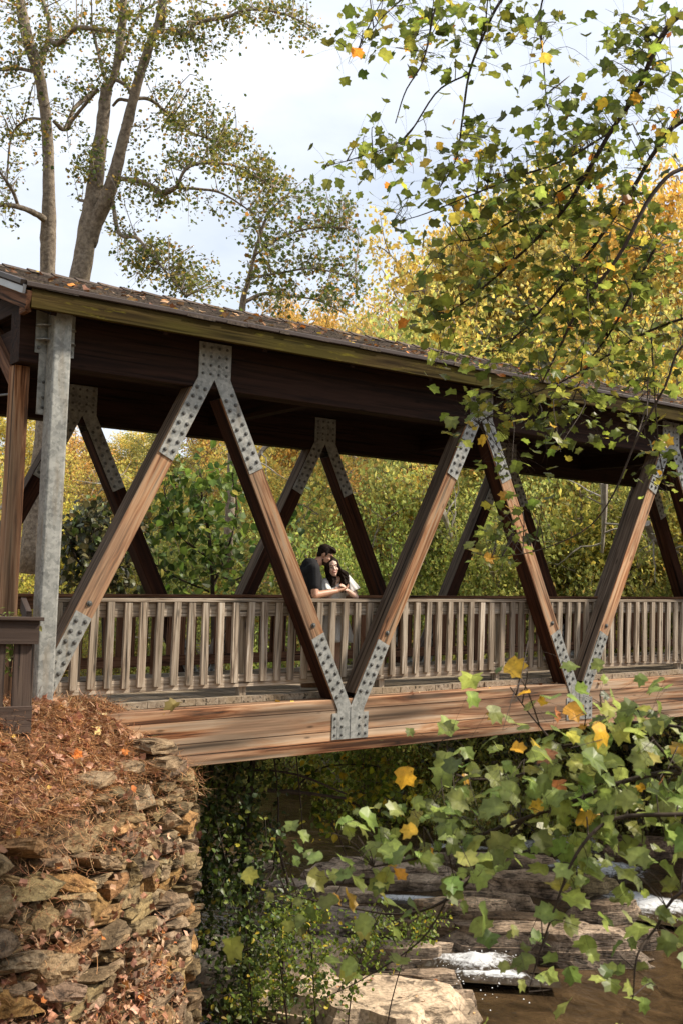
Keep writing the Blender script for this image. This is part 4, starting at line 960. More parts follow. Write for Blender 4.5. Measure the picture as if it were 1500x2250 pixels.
WRD = {'gold': 'golden', 'yellow': 'lemon yellow', 'green': 'green', 'olive': 'olive yellow', 'orange': 'orange', 'dark': 'dark green'}
SHP = {'round': 'round crowned', 'tall': 'tall narrow', 'bushy': 'low bushy', 'open': 'thin airy'}
# px column, pixel row of the top, distance, kind, colour, where
FT = [(-60, 905, 46, 'tall', 'gold', 'past the timber portal'), (35, 900, 50, 'round', 'gold', 'seen through the portal opening'), (165, 930, 55, 'open', 'gold', 'under the far gusset of the first bay'),
 (225, 985, 58, 'tall', 'yellow', 'behind the steel column'), (300, 948, 60, 'round', 'yellow', 'below the strip of sky in the first bay'), (372, 940, 56, 'round', 'olive', 'at the top of the first pale diagonal'),
 (455, 880, 52, 'open', 'gold', 'between the first two pale diagonals'), (545, 800, 54, 'tall', 'gold', 'behind the second diagonal'), (640, 655, 56, 'round', 'orange', 'rising above the roof ridge in the middle'), (728, 685, 58, 'round', 'gold', 'beside the orange one above the ridge'),
 (800, 715, 52, 'tall', 'olive', 'at the low notch of sky above the ridge'), (862, 610, 48, 'open', 'gold', 'on the slope of the skyline above the ridge'), (935, 520, 44, 'open', 'gold', 'leaning out of the skyline with peach leaves'), (1000, 478, 42, 'round', 'gold', 'highest on the skyline beside the branches'),
 (1090, 455, 44, 'tall', 'gold', 'behind the hanging branches'), (1190, 430, 40, 'round', 'yellow', 'behind the thick dark limb'), (1290, 440, 43, 'open', 'gold', 'between the two dark limbs'), (1390, 420, 40, 'tall', 'yellow', 'behind the outer limb'), (1480, 430, 38, 'round', 'gold', 'at the edge behind the outer leaves'), (1580, 430, 38, 'tall', 'gold', 'beyond the outer leaves'),
 (900, 830, 34, 'bushy', 'olive', 'just above the roof shingles'), (1040, 790, 32, 'bushy', 'yellow', 'over the shingles near the hanging leaves'), (1180, 800, 30, 'bushy', 'yellow', 'over the roof past the second node'), (1330, 820, 30, 'bushy', 'gold', 'over the far part of the roof'), (1470, 830, 28, 'bushy', 'olive', 'over the far end of the roof'),
 (-20, 1120, 38, 'bushy', 'yellow', 'left of the portal post'), (90, 1130, 40, 'bushy', 'gold', 'behind the steel column foot'), (420, 1060, 42, 'bushy', 'yellow', 'behind the green sapling'), (560, 1080, 36, 'bushy', 'yellow', 'behind the man'), (690, 1040, 38, 'tall', 'olive', 'behind the couple'),
 (770, 1060, 33, 'bushy', 'yellow', 'behind the woman'), (850, 1000, 31, 'tall', 'green', 'with dark hollow right of the second far gusset'), (905, 1010, 29, 'open', 'orange', 'with red orange leaves before the third pale diagonal'), (960, 1120, 27, 'bushy', 'yellow', 'low behind the third pale diagonal'), (1020, 1080, 29, 'open', 'gold', 'behind the dark far diagonal pair'),
 (1110, 1060, 27, 'bushy', 'olive', 'behind the leaf sprays of the second bay'), (1195, 1020, 30, 'tall', 'olive', 'in the middle of the third bay'), (1260, 1080, 26, 'bushy', 'olive', 'low in the third bay'), (1330, 1030, 29, 'open', 'olive', 'behind the last pale diagonal'), (1420, 1070, 26, 'bushy', 'olive', 'low in the last bay'), (1500, 1030, 29, 'tall', 'olive', 'in the last bay at the edge'),
 (1590, 1040, 27, 'bushy', 'yellow', 'past the last bay'), (660, 1180, 30, 'bushy', 'olive', 'low behind the couple'), (480, 1190, 34, 'bushy', 'olive', 'low behind the second diagonal'), (820, 1210, 26, 'bushy', 'green', 'low beside the woman'), (1060, 1200, 25, 'bushy', 'green', 'low behind the orange leaf pair'), (340, 1180, 38, 'bushy', 'olive', 'low behind the sapling stems'), (1150, 1190, 24, 'bushy', 'olive', 'low in the third bay beside the dark diagonal')]
for k, (px, ty, dist, kd, co, where) in enumerate(FT):
    base = at(px, 1313, dist); zg = float(ground_z(np.array(base[0]), np.array(base[1]))); top = at(px, ty, dist)[2]
    h = max(3.0, top-zg); sv = h/(HGT[kd]*.90); sh = max(sv*.8, .75)*(1 if kd != 'tall' else 1.0); r0 = np.array(YC[co])*np.array([1.2, 1.12, 1.3])*rng.uniform(.9, 1.1)*rng.uniform(.95, 1.05, 3)
    big_forest_tree({'bushy': 'hillside_shrub_tree'}.get(kd, 'hillside_tree'), *KIND[kd], (base[0], base[1], zg-.2), (min(sh, 1.5), sv), rng.uniform(0, 6.28), r0, f'{WRD[co]} {SHP[kd]} tree {where}')
# unseen trees added on the viewpoint's side of the creek to block low sky
for k, (x, y, kd, co, lab) in enumerate([(-17, -20, 'tall', 'olive', 'unseen olive yellow tall tree added back on the near bank to block sky'), (-25, -12, 'round', 'gold', 'unseen golden round tree added on the near bank path side to block sky'), (-27, 0, 'tall', 'yellow', 'unseen yellow tall tree added on the near bank beyond the path to block sky'), (-24, 11, 'round', 'olive', 'unseen olive round tree added on the near bank downstream to block sky'), (-16, 22, 'tall', 'gold', 'unseen golden tall tree added by the creek bend to block sky'), (-8, -27, 'round', 'olive', 'unseen olive round tree added farther up the near bank to block sky'), (3, -30, 'tall', 'gold', 'unseen golden tall tree added upstream on the near bank to block sky'), (-34, -16, 'tall', 'olive', 'second unseen olive tall tree added far back to block sky')]):
    big_forest_tree('unseen_sky_block_tree', *KIND[kd], (x, y, float(ground_z(np.array(float(x)), np.array(float(y))))-.2), (1.35, 1.3), k*1.3, np.array(YC[co]), lab, 'unseen trees added on the near bank to block sky')
# white fallen or bare stems on the hillside
for k, (pp, dist, lab) in enumerate([([(968, 1120), (985, 1160), (998, 1215)], 24.5, 'short bare white stem behind the third pale diagonal'), ([(1325, 1060), (1327, 1130), (1322, 1215)], 24, 'bare pale upright trunk behind the last pale diagonal'), ([(20, 1110), (-10, 1118), (-60, 1112)], 36, 'bare pale branch left of the portal post'), ([(250, 1025), (238, 1055), (215, 1085)], 40, 'broken white stem in the first bay'), ([(600, 965), (570, 1000), (545, 1060)], 30, 'bleached dead branch beside the second diagonal'), ([(1420, 1150), (1440, 1190), (1490, 1215)], 23.5, 'thin white branch in the last bay')]):
    P = smooth_path([at(a, b, dist+.3*i) for i, (a, b) in enumerate(pp)], 9); mb = MB(); tube(mb, P, np.linspace(.09, .03, 9), 6, wob=.08)
    r_ = np.random.default_rng(k)
    for j in (2, 3, 5, 6, 7): tube(mb, branch(r_, P[j], r_.normal(0, 1, 3), 1.2, 5, .3), np.linspace(.025, .006, 6), 4)
    tag(mb.build('bare_stem', BARK_P), lab, 'dead tree', 'bare pale stems on the wooded hillside')
# undergrowth carpeting the hill
mb = MB(); n = 60000; x = rng.uniform(-45, 62, n); y = rng.uniform(16, 66, n); z = ground_z(x, y); k_ = z > ZW+.35; P = np.stack([x, y, z+rng.uniform(0, .5, n)**1.5*1.3], 1)[k_]
leaves(mb, P, rng.uniform(.13, .28, len(P)), KITE, palette(len(P), [(.34,.33,.05), (.20,.23,.04), (.48,.36,.06), (.22,.13,.06)], [4, 4, 2, 2]), spread=.9)
tag(mb.build('undergrowth', LEAF_DARK), kind='stuff', label='leafy undergrowth covering the wooded hillside across the creek', cat='undergrowth')

# ---- the tall tulip trees behind the roof
def W3(pts, dist, wob=.0):
    """rows (px, py, width px, depth offset) -> world points and radii"""
    P = []; R = []
    for q in pts:
        dz = q[3] if len(q) > 3 else 0; d = dist+dz; P.append([*at(q[0], q[1], d), q[2]*d/FPX/2])
    S = smooth_path(P, max(8, 4*len(P))); return S[:, :3], S[:, 3]
def crown_sprays(wood, leafm, blobs, limbs, dist, depth, tmpl, lsz, cols, wts, r, per=13, tw=.012, leaf_spread=.9, droop=(0, 0, -.6), mat=0, reach=1.0, updir=(-.1, -.35, .8), curl=.2):
    """blobs (cx, cy, rx, ry, n): n sprays fill the ellipse; each spray is a curved twig from the nearest limb point with leaves along it"""
    LP = np.concatenate(limbs); proj = LP-np.array(CC); dz = proj@np.array(CF); lx = 750+FPX*(proj@np.array(CR))/dz; ly = 1125-FPX*(proj@np.array(CU))/dz
    for (cx, cy, rx, ry, n) in blobs:
        for _ in range(n):
            a = r.uniform(0, 6.28); q = math.sqrt(r.random()); x = cx+rx*q*math.cos(a); y = cy+ry*q*math.sin(a)
            e = at(x, y, dist+r.normal(0, depth)); i = int(np.argmin(np.hypot(lx-x, (ly-y)*1.0)+r.uniform(0, 40, len(lx)))); s = LP[i]
            Ls = np.linalg.norm(e-s); m_ = s+(e-s)*.5+r.normal(0, .08*Ls, 3)+np.array([0, 0, .10*Ls]); C_ = smooth_path([s, m_, e], 7)
            tube(wood, C_, np.linspace(tw*min(1.6, .5+Ls*.35), tw*.22, 7), 4, mat=mat, cap=False)
            m = max(3, int(r.normal(per, per*.25))); f = r.uniform(max(.25, 1-reach*1.3/max(Ls, .3)), 1.05, m)
            idx = np.clip(f*6, 0, 5.999).astype(int); base = C_[idx]+(C_[np.minimum(idx+1, 6)]-C_[idx])*(np.clip(f*6, 0, 6)-idx)[:, None]
            off = r.normal(0, lsz*1.25, (m, 3)); P = base+off
            leaves(leafm, P, lsz*r.uniform(.5, 1.35, m), tmpl, palette(m, cols, wts, .2), spread=leaf_spread, droop=droop, updir=updir, curl=curl)
            if m_ is not None and lsz > .08:
                for b, p_ in zip(base, P): tube(wood, [b, (b+p_)/2+[0, 0, .01], p_], tw*.14, 3, mat=mat, cap=False)
r = np.random.default_rng(77)
TC = [(.13,.15,.03), (.22,.21,.04), (.34,.27,.05), (.46,.26,.05), (.07,.10,.025)]; TWT = [5, 4, 2, 1, 3]
# first tree: the single trunk
tA = empty('tulip_tree', tuple(at(82, 1260, 23)), 'tall single trunked tulip tree with sparse olive leaves behind the gable end', 'tree', 'tulip trees behind the bridge roof')
wd = MB(); lf = MB(); limbs = []
def add_limb(wd, limbs, pts, dist, sides=8, wob=.05):
    P, R = W3(pts, dist); tube(wd, P, R, sides, wob=wob); limbs.append(P)
add_limb(wd, limbs, [(82, 1260, 42), (92, 1050, 40), (104, 800, 36), (105, 590, 33), (106, 520, 34), (108, 440, 29), (104, 300, 24), (90, 180, 23), (62, 90, 26), (45, 0, 20), (30, -120, 14)], 23, 10)
add_limb(wd, limbs, [(85, 150, 14), (110, 60, 11, .6), (78, -40, 9, 1.2)], 23)
add_limb(wd, limbs, [(104, 485, 17), (80, 470, 14, -.4), (45, 455, 12, -1), (0, 450, 9, -1.4), (-60, 462, 6, -2)], 23)
add_limb(wd, limbs, [(40, 452, 8, -1), (28, 420, 8, -1.2), (5, 385, 6, -1.5), (-20, 350, 5, -1.5)], 23)
add_limb(wd, limbs, [(80, 158, 9), (40, 150, 8, .5), (0, 152, 7, 1), (-50, 140, 5, 1)], 23)
add_limb(wd, limbs, [(100, 262, 7), (60, 262, 6, .8), (25, 300, 5, 1.4), (15, 400, 4, 1.6)], 23)
add_limb(wd, limbs, [(118, 265, 8), (142, 283, 10, .3), (165, 235, 9, .6), (210, 195, 8, .8)], 23)
add_limb(wd, limbs, [(100, 80, 8), (128, 95, 12, -.3), (165, 62, 11, -.6), (205, 62, 10, -.9), (250, 70, 8, -1)], 23)
crown_sprays(wd, lf, [(40, 40, 110, 90, 70), (30, 190, 60, 60, 22), (40, 320, 70, 70, 30), (10, 430, 40, 60, 14), (150, 60, 70, 60, 30), (20, 510, 30, 30, 3), (80, 110, 60, 60, 26), (130, 260, 50, 50, 10), (-80, 200, 60, 200, 30)], limbs, 23, 1.3, SMALL, .074, TC, TWT, r, per=15, tw=.010)
wd.build('trunk', BARK, tA, smooth=True); lf.build('crown', LEAF_TREE, tA)
# second tree: twin stems
tB = empty('tulip_tree', tuple(at(72, 1260, 22)), 'leaning tulip tree whose trunk forks into two tall stems above the roof', 'tree', 'tulip trees behind the bridge roof')
wd = MB(); lf = MB(); limbs = []
add_limb(wd, limbs, [(72, 1260, 58), (98, 1000, 54), (136, 780, 50), (178, 598, 46), (190, 520, 44), (205, 440, 40), (214, 360, 33), (226, 270, 28), (232, 205, 26), (236, 185, 24)], 22, 10)
add_limb(wd, limbs, [(236, 200, 15), (255, 150, 18), (268, 60, 19), (272, 0, 17), (276, -100, 12)], 22, 8)
add_limb(wd, limbs, [(196, 540, 30), (212, 485, 34, -.05), (236, 430, 33, -.2), (255, 370, 27, -.3), (280, 270, 24, -.4), (300, 190, 22, -.5), (325, 110, 20, -.6), (350, 40, 17, -.6), (360, -60, 12, -.6)], 22, 9)
add_limb(wd, limbs, [(355, 70, 9, -.5), (362, 30, 10, -.7), (362, -40, 8, -.8)], 22)
add_limb(wd, limbs, [(262, 392, 11, -.3), (300, 396, 11, -.6), (335, 410, 13, -.9), (356, 424, 14, -1), (385, 412, 11, -1.2), (392, 402, 8, -1.3), (410, 370, 7, -1.4), (450, 357, 6, -1.4), (520, 365, 5, -1.4), (600, 410, 3, -1.4)], 22)
add_limb(wd, limbs, [(390, 412, 7, -1.2), (440, 415, 6, -1), (490, 425, 5, -1), (560, 470, 3, -1)], 22)
add_limb(wd, limbs, [(248, 445, 9, -.2), (262, 512, 10, -.5), (300, 522, 8, -.8), (330, 555, 6, -1), (355, 585, 5, -1.2), (410, 650, 3, -1.4)], 22)
add_limb(wd, limbs, [(346, 66, 11, -.6), (390, 70, 11, -.8), (418, 76, 11, -1), (430, 50, 9, -1.1), (500, 36, 8, -1.3), (545, 20, 6, -1.4), (620, 28, 4, -1.4), (690, 60, 2.5, -1.4)], 22)
add_limb(wd, limbs, [(295, 215, 8, -.4), (280, 190, 8, -.1), (255, 175, 8, 0), (232, 175, 8, .1), (215, 110, 7, .4), (200, 50, 6, .6)], 22)
add_limb(wd, limbs, [(295, 215, 9, -.4), (330, 218, 8, -.2), (365, 245, 7, 0), (420, 290, 5, .2), (520, 320, 3, .4)], 22)
add_limb(wd, limbs, [(282, 220, 8), (262, 218, 7, .2), (248, 232, 6, .3)], 22)
add_limb(wd, limbs, [(215, 195, 8), (190, 225, 8, .3), (160, 262, 8, .6), (146, 285, 7, .8), (125, 270, 5, 1)], 22)
add_limb(wd, limbs, [(200, 440, 7), (178, 440, 7, .3), (172, 436, 6, .4)], 22)
add_limb(wd, limbs, [(270, 130, 7), (300, 40, 6, 1), (380, -10, 5, 1.5), (470, 10, 3, 1.8)], 22)
crown_sprays(wd, lf, [(330, 40, 130, 70, 70), (260, 130, 60, 70, 34), (480, 60, 90, 60, 40), (600, 40, 80, 40, 34), (660, 80, 40, 40, 12), (200, 330, 50, 60, 16), (180, 400, 40, 60, 14), (380, 130, 70, 60, 26), (430, 280, 90, 90, 66), (520, 350, 80, 60, 50), (350, 330, 70, 60, 28), (580, 400, 60, 50, 28), (340, 430, 80, 50, 24), (300, 480, 60, 40, 14), (330, 560, 90, 40, 34), (400, 600, 90, 45, 40), (290, 600, 50, 35, 16), (470, 630, 60, 35, 20), (420, 180, 60, 60, 10), (170, 180, 60, 60, 12), (430, 470, 60, 40, 10)], limbs, 21.5, 1.2, SMALL, .072, TC, TWT, r, per=19, tw=.009)
wd.build('trunk', BARK, tB, smooth=True); lf.build('crown', LEAF_TREE, tB)
# third tree: slender, beyond the middle of the roof
tC = empty('young_tulip_tree', tuple(at(535, 1250, 26)), 'slender green leaved tree standing just behind the middle of the roof ridge', 'tree')
wd = MB(); lf = MB(); limbs = []
add_limb(wd, limbs, [(500, 1250, 22), (515, 900, 18), (532, 680, 14), (545, 620, 10), (565, 540, 8), (590, 470, 6), (640, 420, 4)], 26)
add_limb(wd, limbs, [(535, 665, 9), (580, 645, 8, .5), (640, 650, 6, .8), (700, 660, 4, 1), (760, 690, 3, 1)], 26)
add_limb(wd, limbs, [(560, 560, 6), (620, 520, 5, -.5), (690, 500, 4, -.8), (760, 500, 3, -1)], 26)
add_limb(wd, limbs, [(548, 610, 6), (610, 600, 5, -.5), (690, 590, 4, -.8), (780, 610, 3, -1)], 26)
crown_sprays(wd, lf, [(600, 500, 80, 60, 34), (690, 450, 70, 50, 24), (740, 480, 60, 60, 26), (620, 580, 90, 60, 44), (740, 570, 60, 60, 30), (690, 640, 90, 40, 30), (560, 640, 60, 40, 14), (770, 640, 40, 50, 14), (540, 440, 40, 40, 8), (590, 690, 90, 30, 12)], limbs, 26, 1.2, SMALL, .10, [(.085,.12,.025), (.15,.18,.04), (.30,.25,.05), (.42,.22,.04)], [5, 4, 2, .8], r, per=14, tw=.010)
wd.build('trunk', BARK, tC, smooth=True); lf.build('crown', LEAF_TREE, tC)

# ---- overhanging branches of the near tulip tree
NC = [(.16,.19,.035), (.25,.285,.05), (.09,.115,.025), (.40,.36,.055), (.66,.40,.05), (.58,.21,.03)]; NW = [5, 4, 3, 1.5, .5, .2]
near = empty('overhanging_tulip_tree', tuple(at(1850, 2500, 8.5)), 'big tulip tree reaching over the bridge with dark limbs and green and yellow leaves', 'tree')
wd = MB(); lf = MB(); limbs = []
tube(wd, smooth_path([at(1850, 2500, 8.6), at(1830, 1300, 8.7), at(1760, 300, 8.8), at(1700, -500, 9.0)], 14), np.linspace(.22, .10, 14), 10, wob=.04)
for pts in ([(1745, 150, 26, .4), (1600, 60, 22, .2), (1500, 30, 18), (1440, 105, 15), (1400, 200, 14), (1340, 290, 13), (1285, 385, 12), (1230, 470, 10), (1140, 560, 8), (1050, 640, 6), (980, 690, 4)],
            [(1775, 500, 20, .6), (1620, 260, 16, .4), (1500, 265, 14, .3), (1440, 330, 13, .3), (1380, 430, 12, .3), (1290, 560, 10, .3), (1240, 620, 9, .2), (1180, 690, 7, .2), (1100, 770, 4)],
            [(1790, 700, 18, .2), (1620, 380, 14), (1500, 370, 12, -.3), (1430, 430, 12, -.4), (1360, 560, 11, -.5), (1270, 680, 9, -.5), (1230, 760, 7, -.5), (1190, 840, 4, -.5)],
            [(1700, -300, 18, .4), (1400, -180, 14), (1180, -90, 11), (1100, 0, 9), (1060, 80, 8), (1030, 160, 7), (1015, 260, 6), (1000, 350, 4), (960, 420, 3)],
            [(1030, 160, 5), (960, 200, 5, .1), (900, 290, 4.5, .1), (860, 320, 4, .2), (770, 350, 3, .2), (715, 365, 2, .2)],
            [(1250, -120, 8), (1000, -80, 7, -.2), (955, 20, 6, -.3), (930, 130, 5, -.4), (890, 200, 4, -.4), (868, 270, 3, -.4)],
            [(1000, -80, 5, -.2), (880, 0, 4, -.2), (820, 60, 3, -.3), (780, 120, 2, -.3)],
            [(1220, -100, 6), (1185, 30, 5, .3), (1192, 120, 4, .3), (1200, 230, 3, .3)],
            [(1800, 900, 16), (1600, 690, 10), (1500, 700, 8), (1400, 740, 7), (1320, 790, 6), (1230, 840, 5), (1130, 880, 4), (1050, 930, 3)],
            [(1800, 950, 14, -.6), (1600, 760, 8, -.6), (1500, 760, 7, -.6), (1460, 850, 7, -.6), (1400, 960, 6, -.6), (1350, 1080, 5, -.6), (1290, 1160, 4, -.6), (1180, 1210, 3, -.6), (1080, 1225, 2, -.6)],
            [(1440, 540, 8), (1400, 620, 8), (1340, 730, 6), (1290, 800, 4), (1250, 900, 3)],
            [(1340, 290, 7), (1240, 350, 6, -.2), (1130, 390, 5, -.3), (1030, 430, 4, -.3), (930, 470, 3, -.3), (860, 490, 2, -.3)],
            [(1290, 380, 7), (1180, 450, 6, .2), (1060, 520, 5, .2), (980, 540, 3, .2), (900, 640, 2, .2)],
            [(1430, 740, 5, -.2), (1440, 900, 4, -.2), (1450, 1010, 3, -.2), (1470, 1100, 2, -.2)]):
    add_limb(wd, limbs, [(q[0], q[1], q[2]*.78, *q[3:]) for q in pts], 8.6, 7, .03)
wd2 = MB()
BL = [(785, 110, 45, 35, 7), (880, 40, 70, 50, 12), (945, 110, 70, 65, 16), (850, 310, 50, 40, 9), (770, 345, 40, 20, 5), (850, 375, 50, 25, 6), (960, 370, 70, 40, 9), (1010, 40, 60, 50, 12), (1110, 70, 60, 50, 8), (1160, 80, 50, 50, 8), (880, 470, 70, 25, 4), (740, 370, 25, 12, 2),
      (1150, 330, 120, 60, 26), (1060, 420, 130, 50, 22), (1250, 260, 100, 60, 22), (1390, 110, 110, 110, 40), (1460, 260, 60, 100, 24), (1300, 400, 150, 90, 46), (1130, 520, 160, 70, 34), (1030, 600, 90, 60, 15), (1350, 580, 150, 120, 50), (1180, 690, 170, 80, 36), (1420, 760, 100, 90, 26), (1240, 850, 190, 60, 26), (1090, 800, 120, 40, 10),
      (1180, 960, 90, 60, 14), (1130, 1070, 60, 70, 10), (1080, 1225, 60, 30, 5), (1040, 900, 50, 30, 6), (930, 680, 70, 40, 7), (970, 800, 60, 25, 5), (1400, 930, 90, 60, 6), (1450, 1040, 40, 60, 5), (1120, 150, 60, 60, 7), (1120, 1160, 60, 40, 4), (1340, 930, 60, 40, 4)]
BL = [(a, b, c, d_, int(n_*(1.5 if b > 380 else 1.0)+.5)) for a, b, c, d_, n_ in BL]
crown_sprays(wd2, lf, BL, limbs, 8.6, .55, TULIP, .082, NC, NW, r, per=4.6, tw=.0055, leaf_spread=.42, reach=.4, updir=(-.05, .05, 1), curl=.45)
wd.build('trunk', BARK_D, near, smooth=True); wd2.build('twigs', BARK_D, near); lf.build('foliage', LEAF_NEAR, near)
# ---- sapling with big leaves low beside the camera
sap = empty('tulip_sapling', tuple(at(1700, 2700, 5.0)), 'low tulip sapling with big dull green leaves stretching out above the creek', 'sapling')
wd = MB(); wd2 = MB(); lf = MB(); limbs = []
SC = [(.21,.265,.065), (.29,.345,.09), (.14,.185,.045), (.34,.34,.07), (.66,.38,.04), (.42,.18,.07)]; SW = [5, 4, 3, .9, .3, .12]
tube(wd, smooth_path([at(1700, 2900, 5.1), at(1690, 2300, 5.1), at(1640, 1800, 5.1), at(1620, 1500, 5.1)], 10), np.linspace(.035, .018, 10), 8)
for pts in ([(1650, 1750, 16), (1500, 1700, 12), (1380, 1715, 11), (1250, 1765, 10), (1150, 1800, 9), (1030, 1845, 8), (920, 1885, 6), (820, 1905, 4)],
            [(1150, 1800, 9), (1070, 1890, 8, .1), (985, 1975, 7, .2), (880, 2010, 5, .3), (740, 1990, 4, .4), (630, 1965, 3, .4)],
            [(1650, 1780, 12, -.2), (1500, 1790, 10, -.3), (1350, 1800, 9, -.3), (1270, 1870, 7, -.4), (1220, 1990, 5, -.4), (1180, 2110, 4, -.4), (1160, 2180, 2, -.4)],
            [(1640, 1650, 10), (1500, 1600, 8, .1), (1350, 1590, 7, .2), (1240, 1640, 6, .2), (1180, 1590, 4, .3), (1120, 1510, 3, .3)],
            [(1240, 1640, 6, .2), (1150, 1700, 5, .3), (1020, 1710, 4, .3), (960, 1650, 2, .3)],
            [(1650, 1950, 10, -.3), (1500, 1960, 8, -.4), (1440, 2040, 6, -.4), (1400, 2100, 5, -.5), (1390, 2190, 3, -.5)],
            [(1500, 1700, 8), (1430, 1620, 6), (1390, 1540, 4)], [(1030, 1850, 6), (1000, 1930, 5), (930, 2060, 4), (800, 2150, 3, .1), (700, 2200, 2, .2)]):
    add_limb(wd, limbs, pts, 5.2, 7, .03)
BL = [(760, 1850, 70, 40, 4), (700, 1900, 60, 40, 3), (900, 1790, 60, 40, 4), (1400, 1590, 110, 50, 9), (1270, 1620, 80, 50, 6), (1440, 1680, 80, 70, 12), (1200, 1700, 100, 50, 9), (1330, 1760, 130, 60, 14), (1160, 1790, 100, 50, 11), (1000, 1800, 90, 50, 9), (880, 1850, 90, 50, 9), (790, 1890, 50, 30, 4), (1070, 1880, 90, 50, 8), (950, 1930, 80, 40, 4), (640, 1965, 50, 30, 2), (590, 2000, 40, 25, 2), (1400, 1830, 90, 60, 10), (1290, 1900, 80, 50, 7), (1420, 1940, 70, 60, 6), (1240, 1980, 60, 40, 3), (1170, 2060, 50, 40, 2),
      (1170, 2180, 40, 50, 3), (1460, 2080, 50, 50, 5), (1400, 2200, 60, 40, 3), (1130, 1520, 60, 35, 3), (1060, 1600, 60, 40, 2), (1000, 1690, 60, 40, 4), (810, 2040, 80, 40, 3), (740, 2190, 60, 30, 1), (1280, 2080, 30, 40, 1), (1340, 1540, 60, 30, 3), (1480, 1770, 60, 80, 7), (1080, 1720, 60, 40, 3)]
crown_sprays(wd2, lf, BL, limbs, 5.15, .28, TULIP, .088, SC, SW, r, per=3.1, tw=.005, leaf_spread=.42, reach=.3, droop=(-.3, -.3, -.9), updir=(-.15, -.30, 1), curl=.5)
wd.build('stem', BARK_D, sap, smooth=True); wd2.build('twigs', BARK_D, sap); lf.build('foliage', LEAF_NEAR, sap)

# ---- shrubs behind and below the bridge
def bush(name, label, cat, stems, blobs, dist, depth, lsz, cols, wts, per, tmpl=OVATE, tw=.008, mat=LEAF_DARK, aspect=1, spread=.9, droop=(0, 0, -.9), reach=.8, woodm=BARK_D):
    o = empty(name, tuple(W3(stems[0], dist)[0][0]), label, cat); wd = MB(); lf = MB(); limbs = []
    for s in stems: add_limb(wd, limbs, s, dist, 5, .03)
    crown_sprays(wd, lf, blobs, limbs, dist, depth, tmpl, lsz, cols, wts, r, per=per, tw=tw, leaf_spread=spread, droop=droop, reach=reach)
    wd.build('stem', woodm, o); lf.build('foliage', mat, o); return o
bush('green_sapling', 'bright green round leaved sapling filling the first bay behind the far railing', 'sapling',
     [[(470, 1560, 12), (468, 1300, 10), (460, 1180, 8), (445, 1100, 6), (440, 1040, 4)], [(468, 1290, 7), (500, 1210, 5, .3), (520, 1120, 4, .5), (510, 1040, 3, .5)], [(465, 1230, 6), (400, 1180, 5, -.3), (370, 1120, 4, -.3), (360, 1070, 3, -.3)], [(466, 1260, 5), (530, 1270, 4), (600, 1180, 3, .4), (650, 1110, 3, .4), (700, 1130, 2, .4)], [(460, 1300, 5), (390, 1270, 4), (340, 1240, 3)]],
     [(440, 1050, 80, 40, 16), (400, 1110, 70, 50, 18), (490, 1110, 60, 60, 16), (380, 1190, 60, 60, 17), (470, 1200, 70, 60, 16), (540, 1220, 40, 70, 11), (400, 1270, 90, 40, 16), (520, 1290, 60, 30, 8), (660, 1130, 40, 40, 5), (650, 1190, 25, 40, 3), (640, 1260, 20, 40, 3), (370, 1060, 40, 25, 4), (530, 1040, 30, 40, 4)], 19.5, .7, .15, [(.10,.155,.025), (.17,.235,.04), (.06,.10,.02), (.30,.31,.06)], [5, 4, 3, 1], 8, mat=LEAF_TREE, aspect=1.1)
bush('vine_covered_shrub', 'dull dark leaved shrub behind the far railing next to the steel column', 'shrub',
     [[(230, 1560, 10), (225, 1300, 8), (210, 1220, 6), (205, 1150, 4), (220, 1110, 3)], [(225, 1290, 6), (170, 1230, 5, -.3), (150, 1170, 3, -.3)], [(226, 1280, 6), (270, 1230, 4, .3), (290, 1170, 3, .3)]],
     [(215, 1150, 70, 40, 26), (170, 1200, 50, 60, 26), (250, 1210, 60, 60, 28), (160, 1280, 50, 35, 16), (240, 1290, 80, 30, 18), (300, 1170, 30, 50, 10), (240, 1130, 40, 25, 8)], 18.5, .6, .12, [(.055,.065,.02), (.11,.10,.035), (.03,.036,.012), (.16,.13,.05), (.12,.16,.03)], [5, 3, 4, 2, 1], 11, aspect=.7, droop=(0, 0, -2))
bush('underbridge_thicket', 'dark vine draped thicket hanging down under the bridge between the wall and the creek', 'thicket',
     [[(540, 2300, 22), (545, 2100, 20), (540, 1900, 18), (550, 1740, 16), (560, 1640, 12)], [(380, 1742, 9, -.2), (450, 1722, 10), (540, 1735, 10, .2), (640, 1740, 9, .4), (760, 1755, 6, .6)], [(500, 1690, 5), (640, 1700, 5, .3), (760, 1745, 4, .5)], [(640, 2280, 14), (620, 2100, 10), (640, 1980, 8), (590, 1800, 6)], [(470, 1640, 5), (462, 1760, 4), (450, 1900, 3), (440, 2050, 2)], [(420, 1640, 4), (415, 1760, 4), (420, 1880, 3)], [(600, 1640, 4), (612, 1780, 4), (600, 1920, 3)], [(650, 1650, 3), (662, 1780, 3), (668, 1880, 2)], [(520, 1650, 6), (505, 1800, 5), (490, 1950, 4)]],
     [(520, 1700, 110, 50, 40), (480, 1800, 80, 70, 50), (560, 1850, 60, 80, 46), (480, 1940, 70, 70, 46), (560, 2000, 80, 70, 44), (500, 2100, 90, 60, 50), (590, 2150, 80, 60, 36), (520, 2220, 90, 50, 40), (640, 2060, 40, 40, 7), (440, 1880, 30, 60, 12), (670, 2210, 40, 40, 6), (430, 1700, 30, 40, 12)], 13.2, .8, .062, [(.055,.085,.018), (.09,.13,.025), (.035,.05,.014), (.17,.20,.035), (.30,.25,.035)], [5, 4, 4, 1.5, .5], 14, tw=.006, reach=.9)
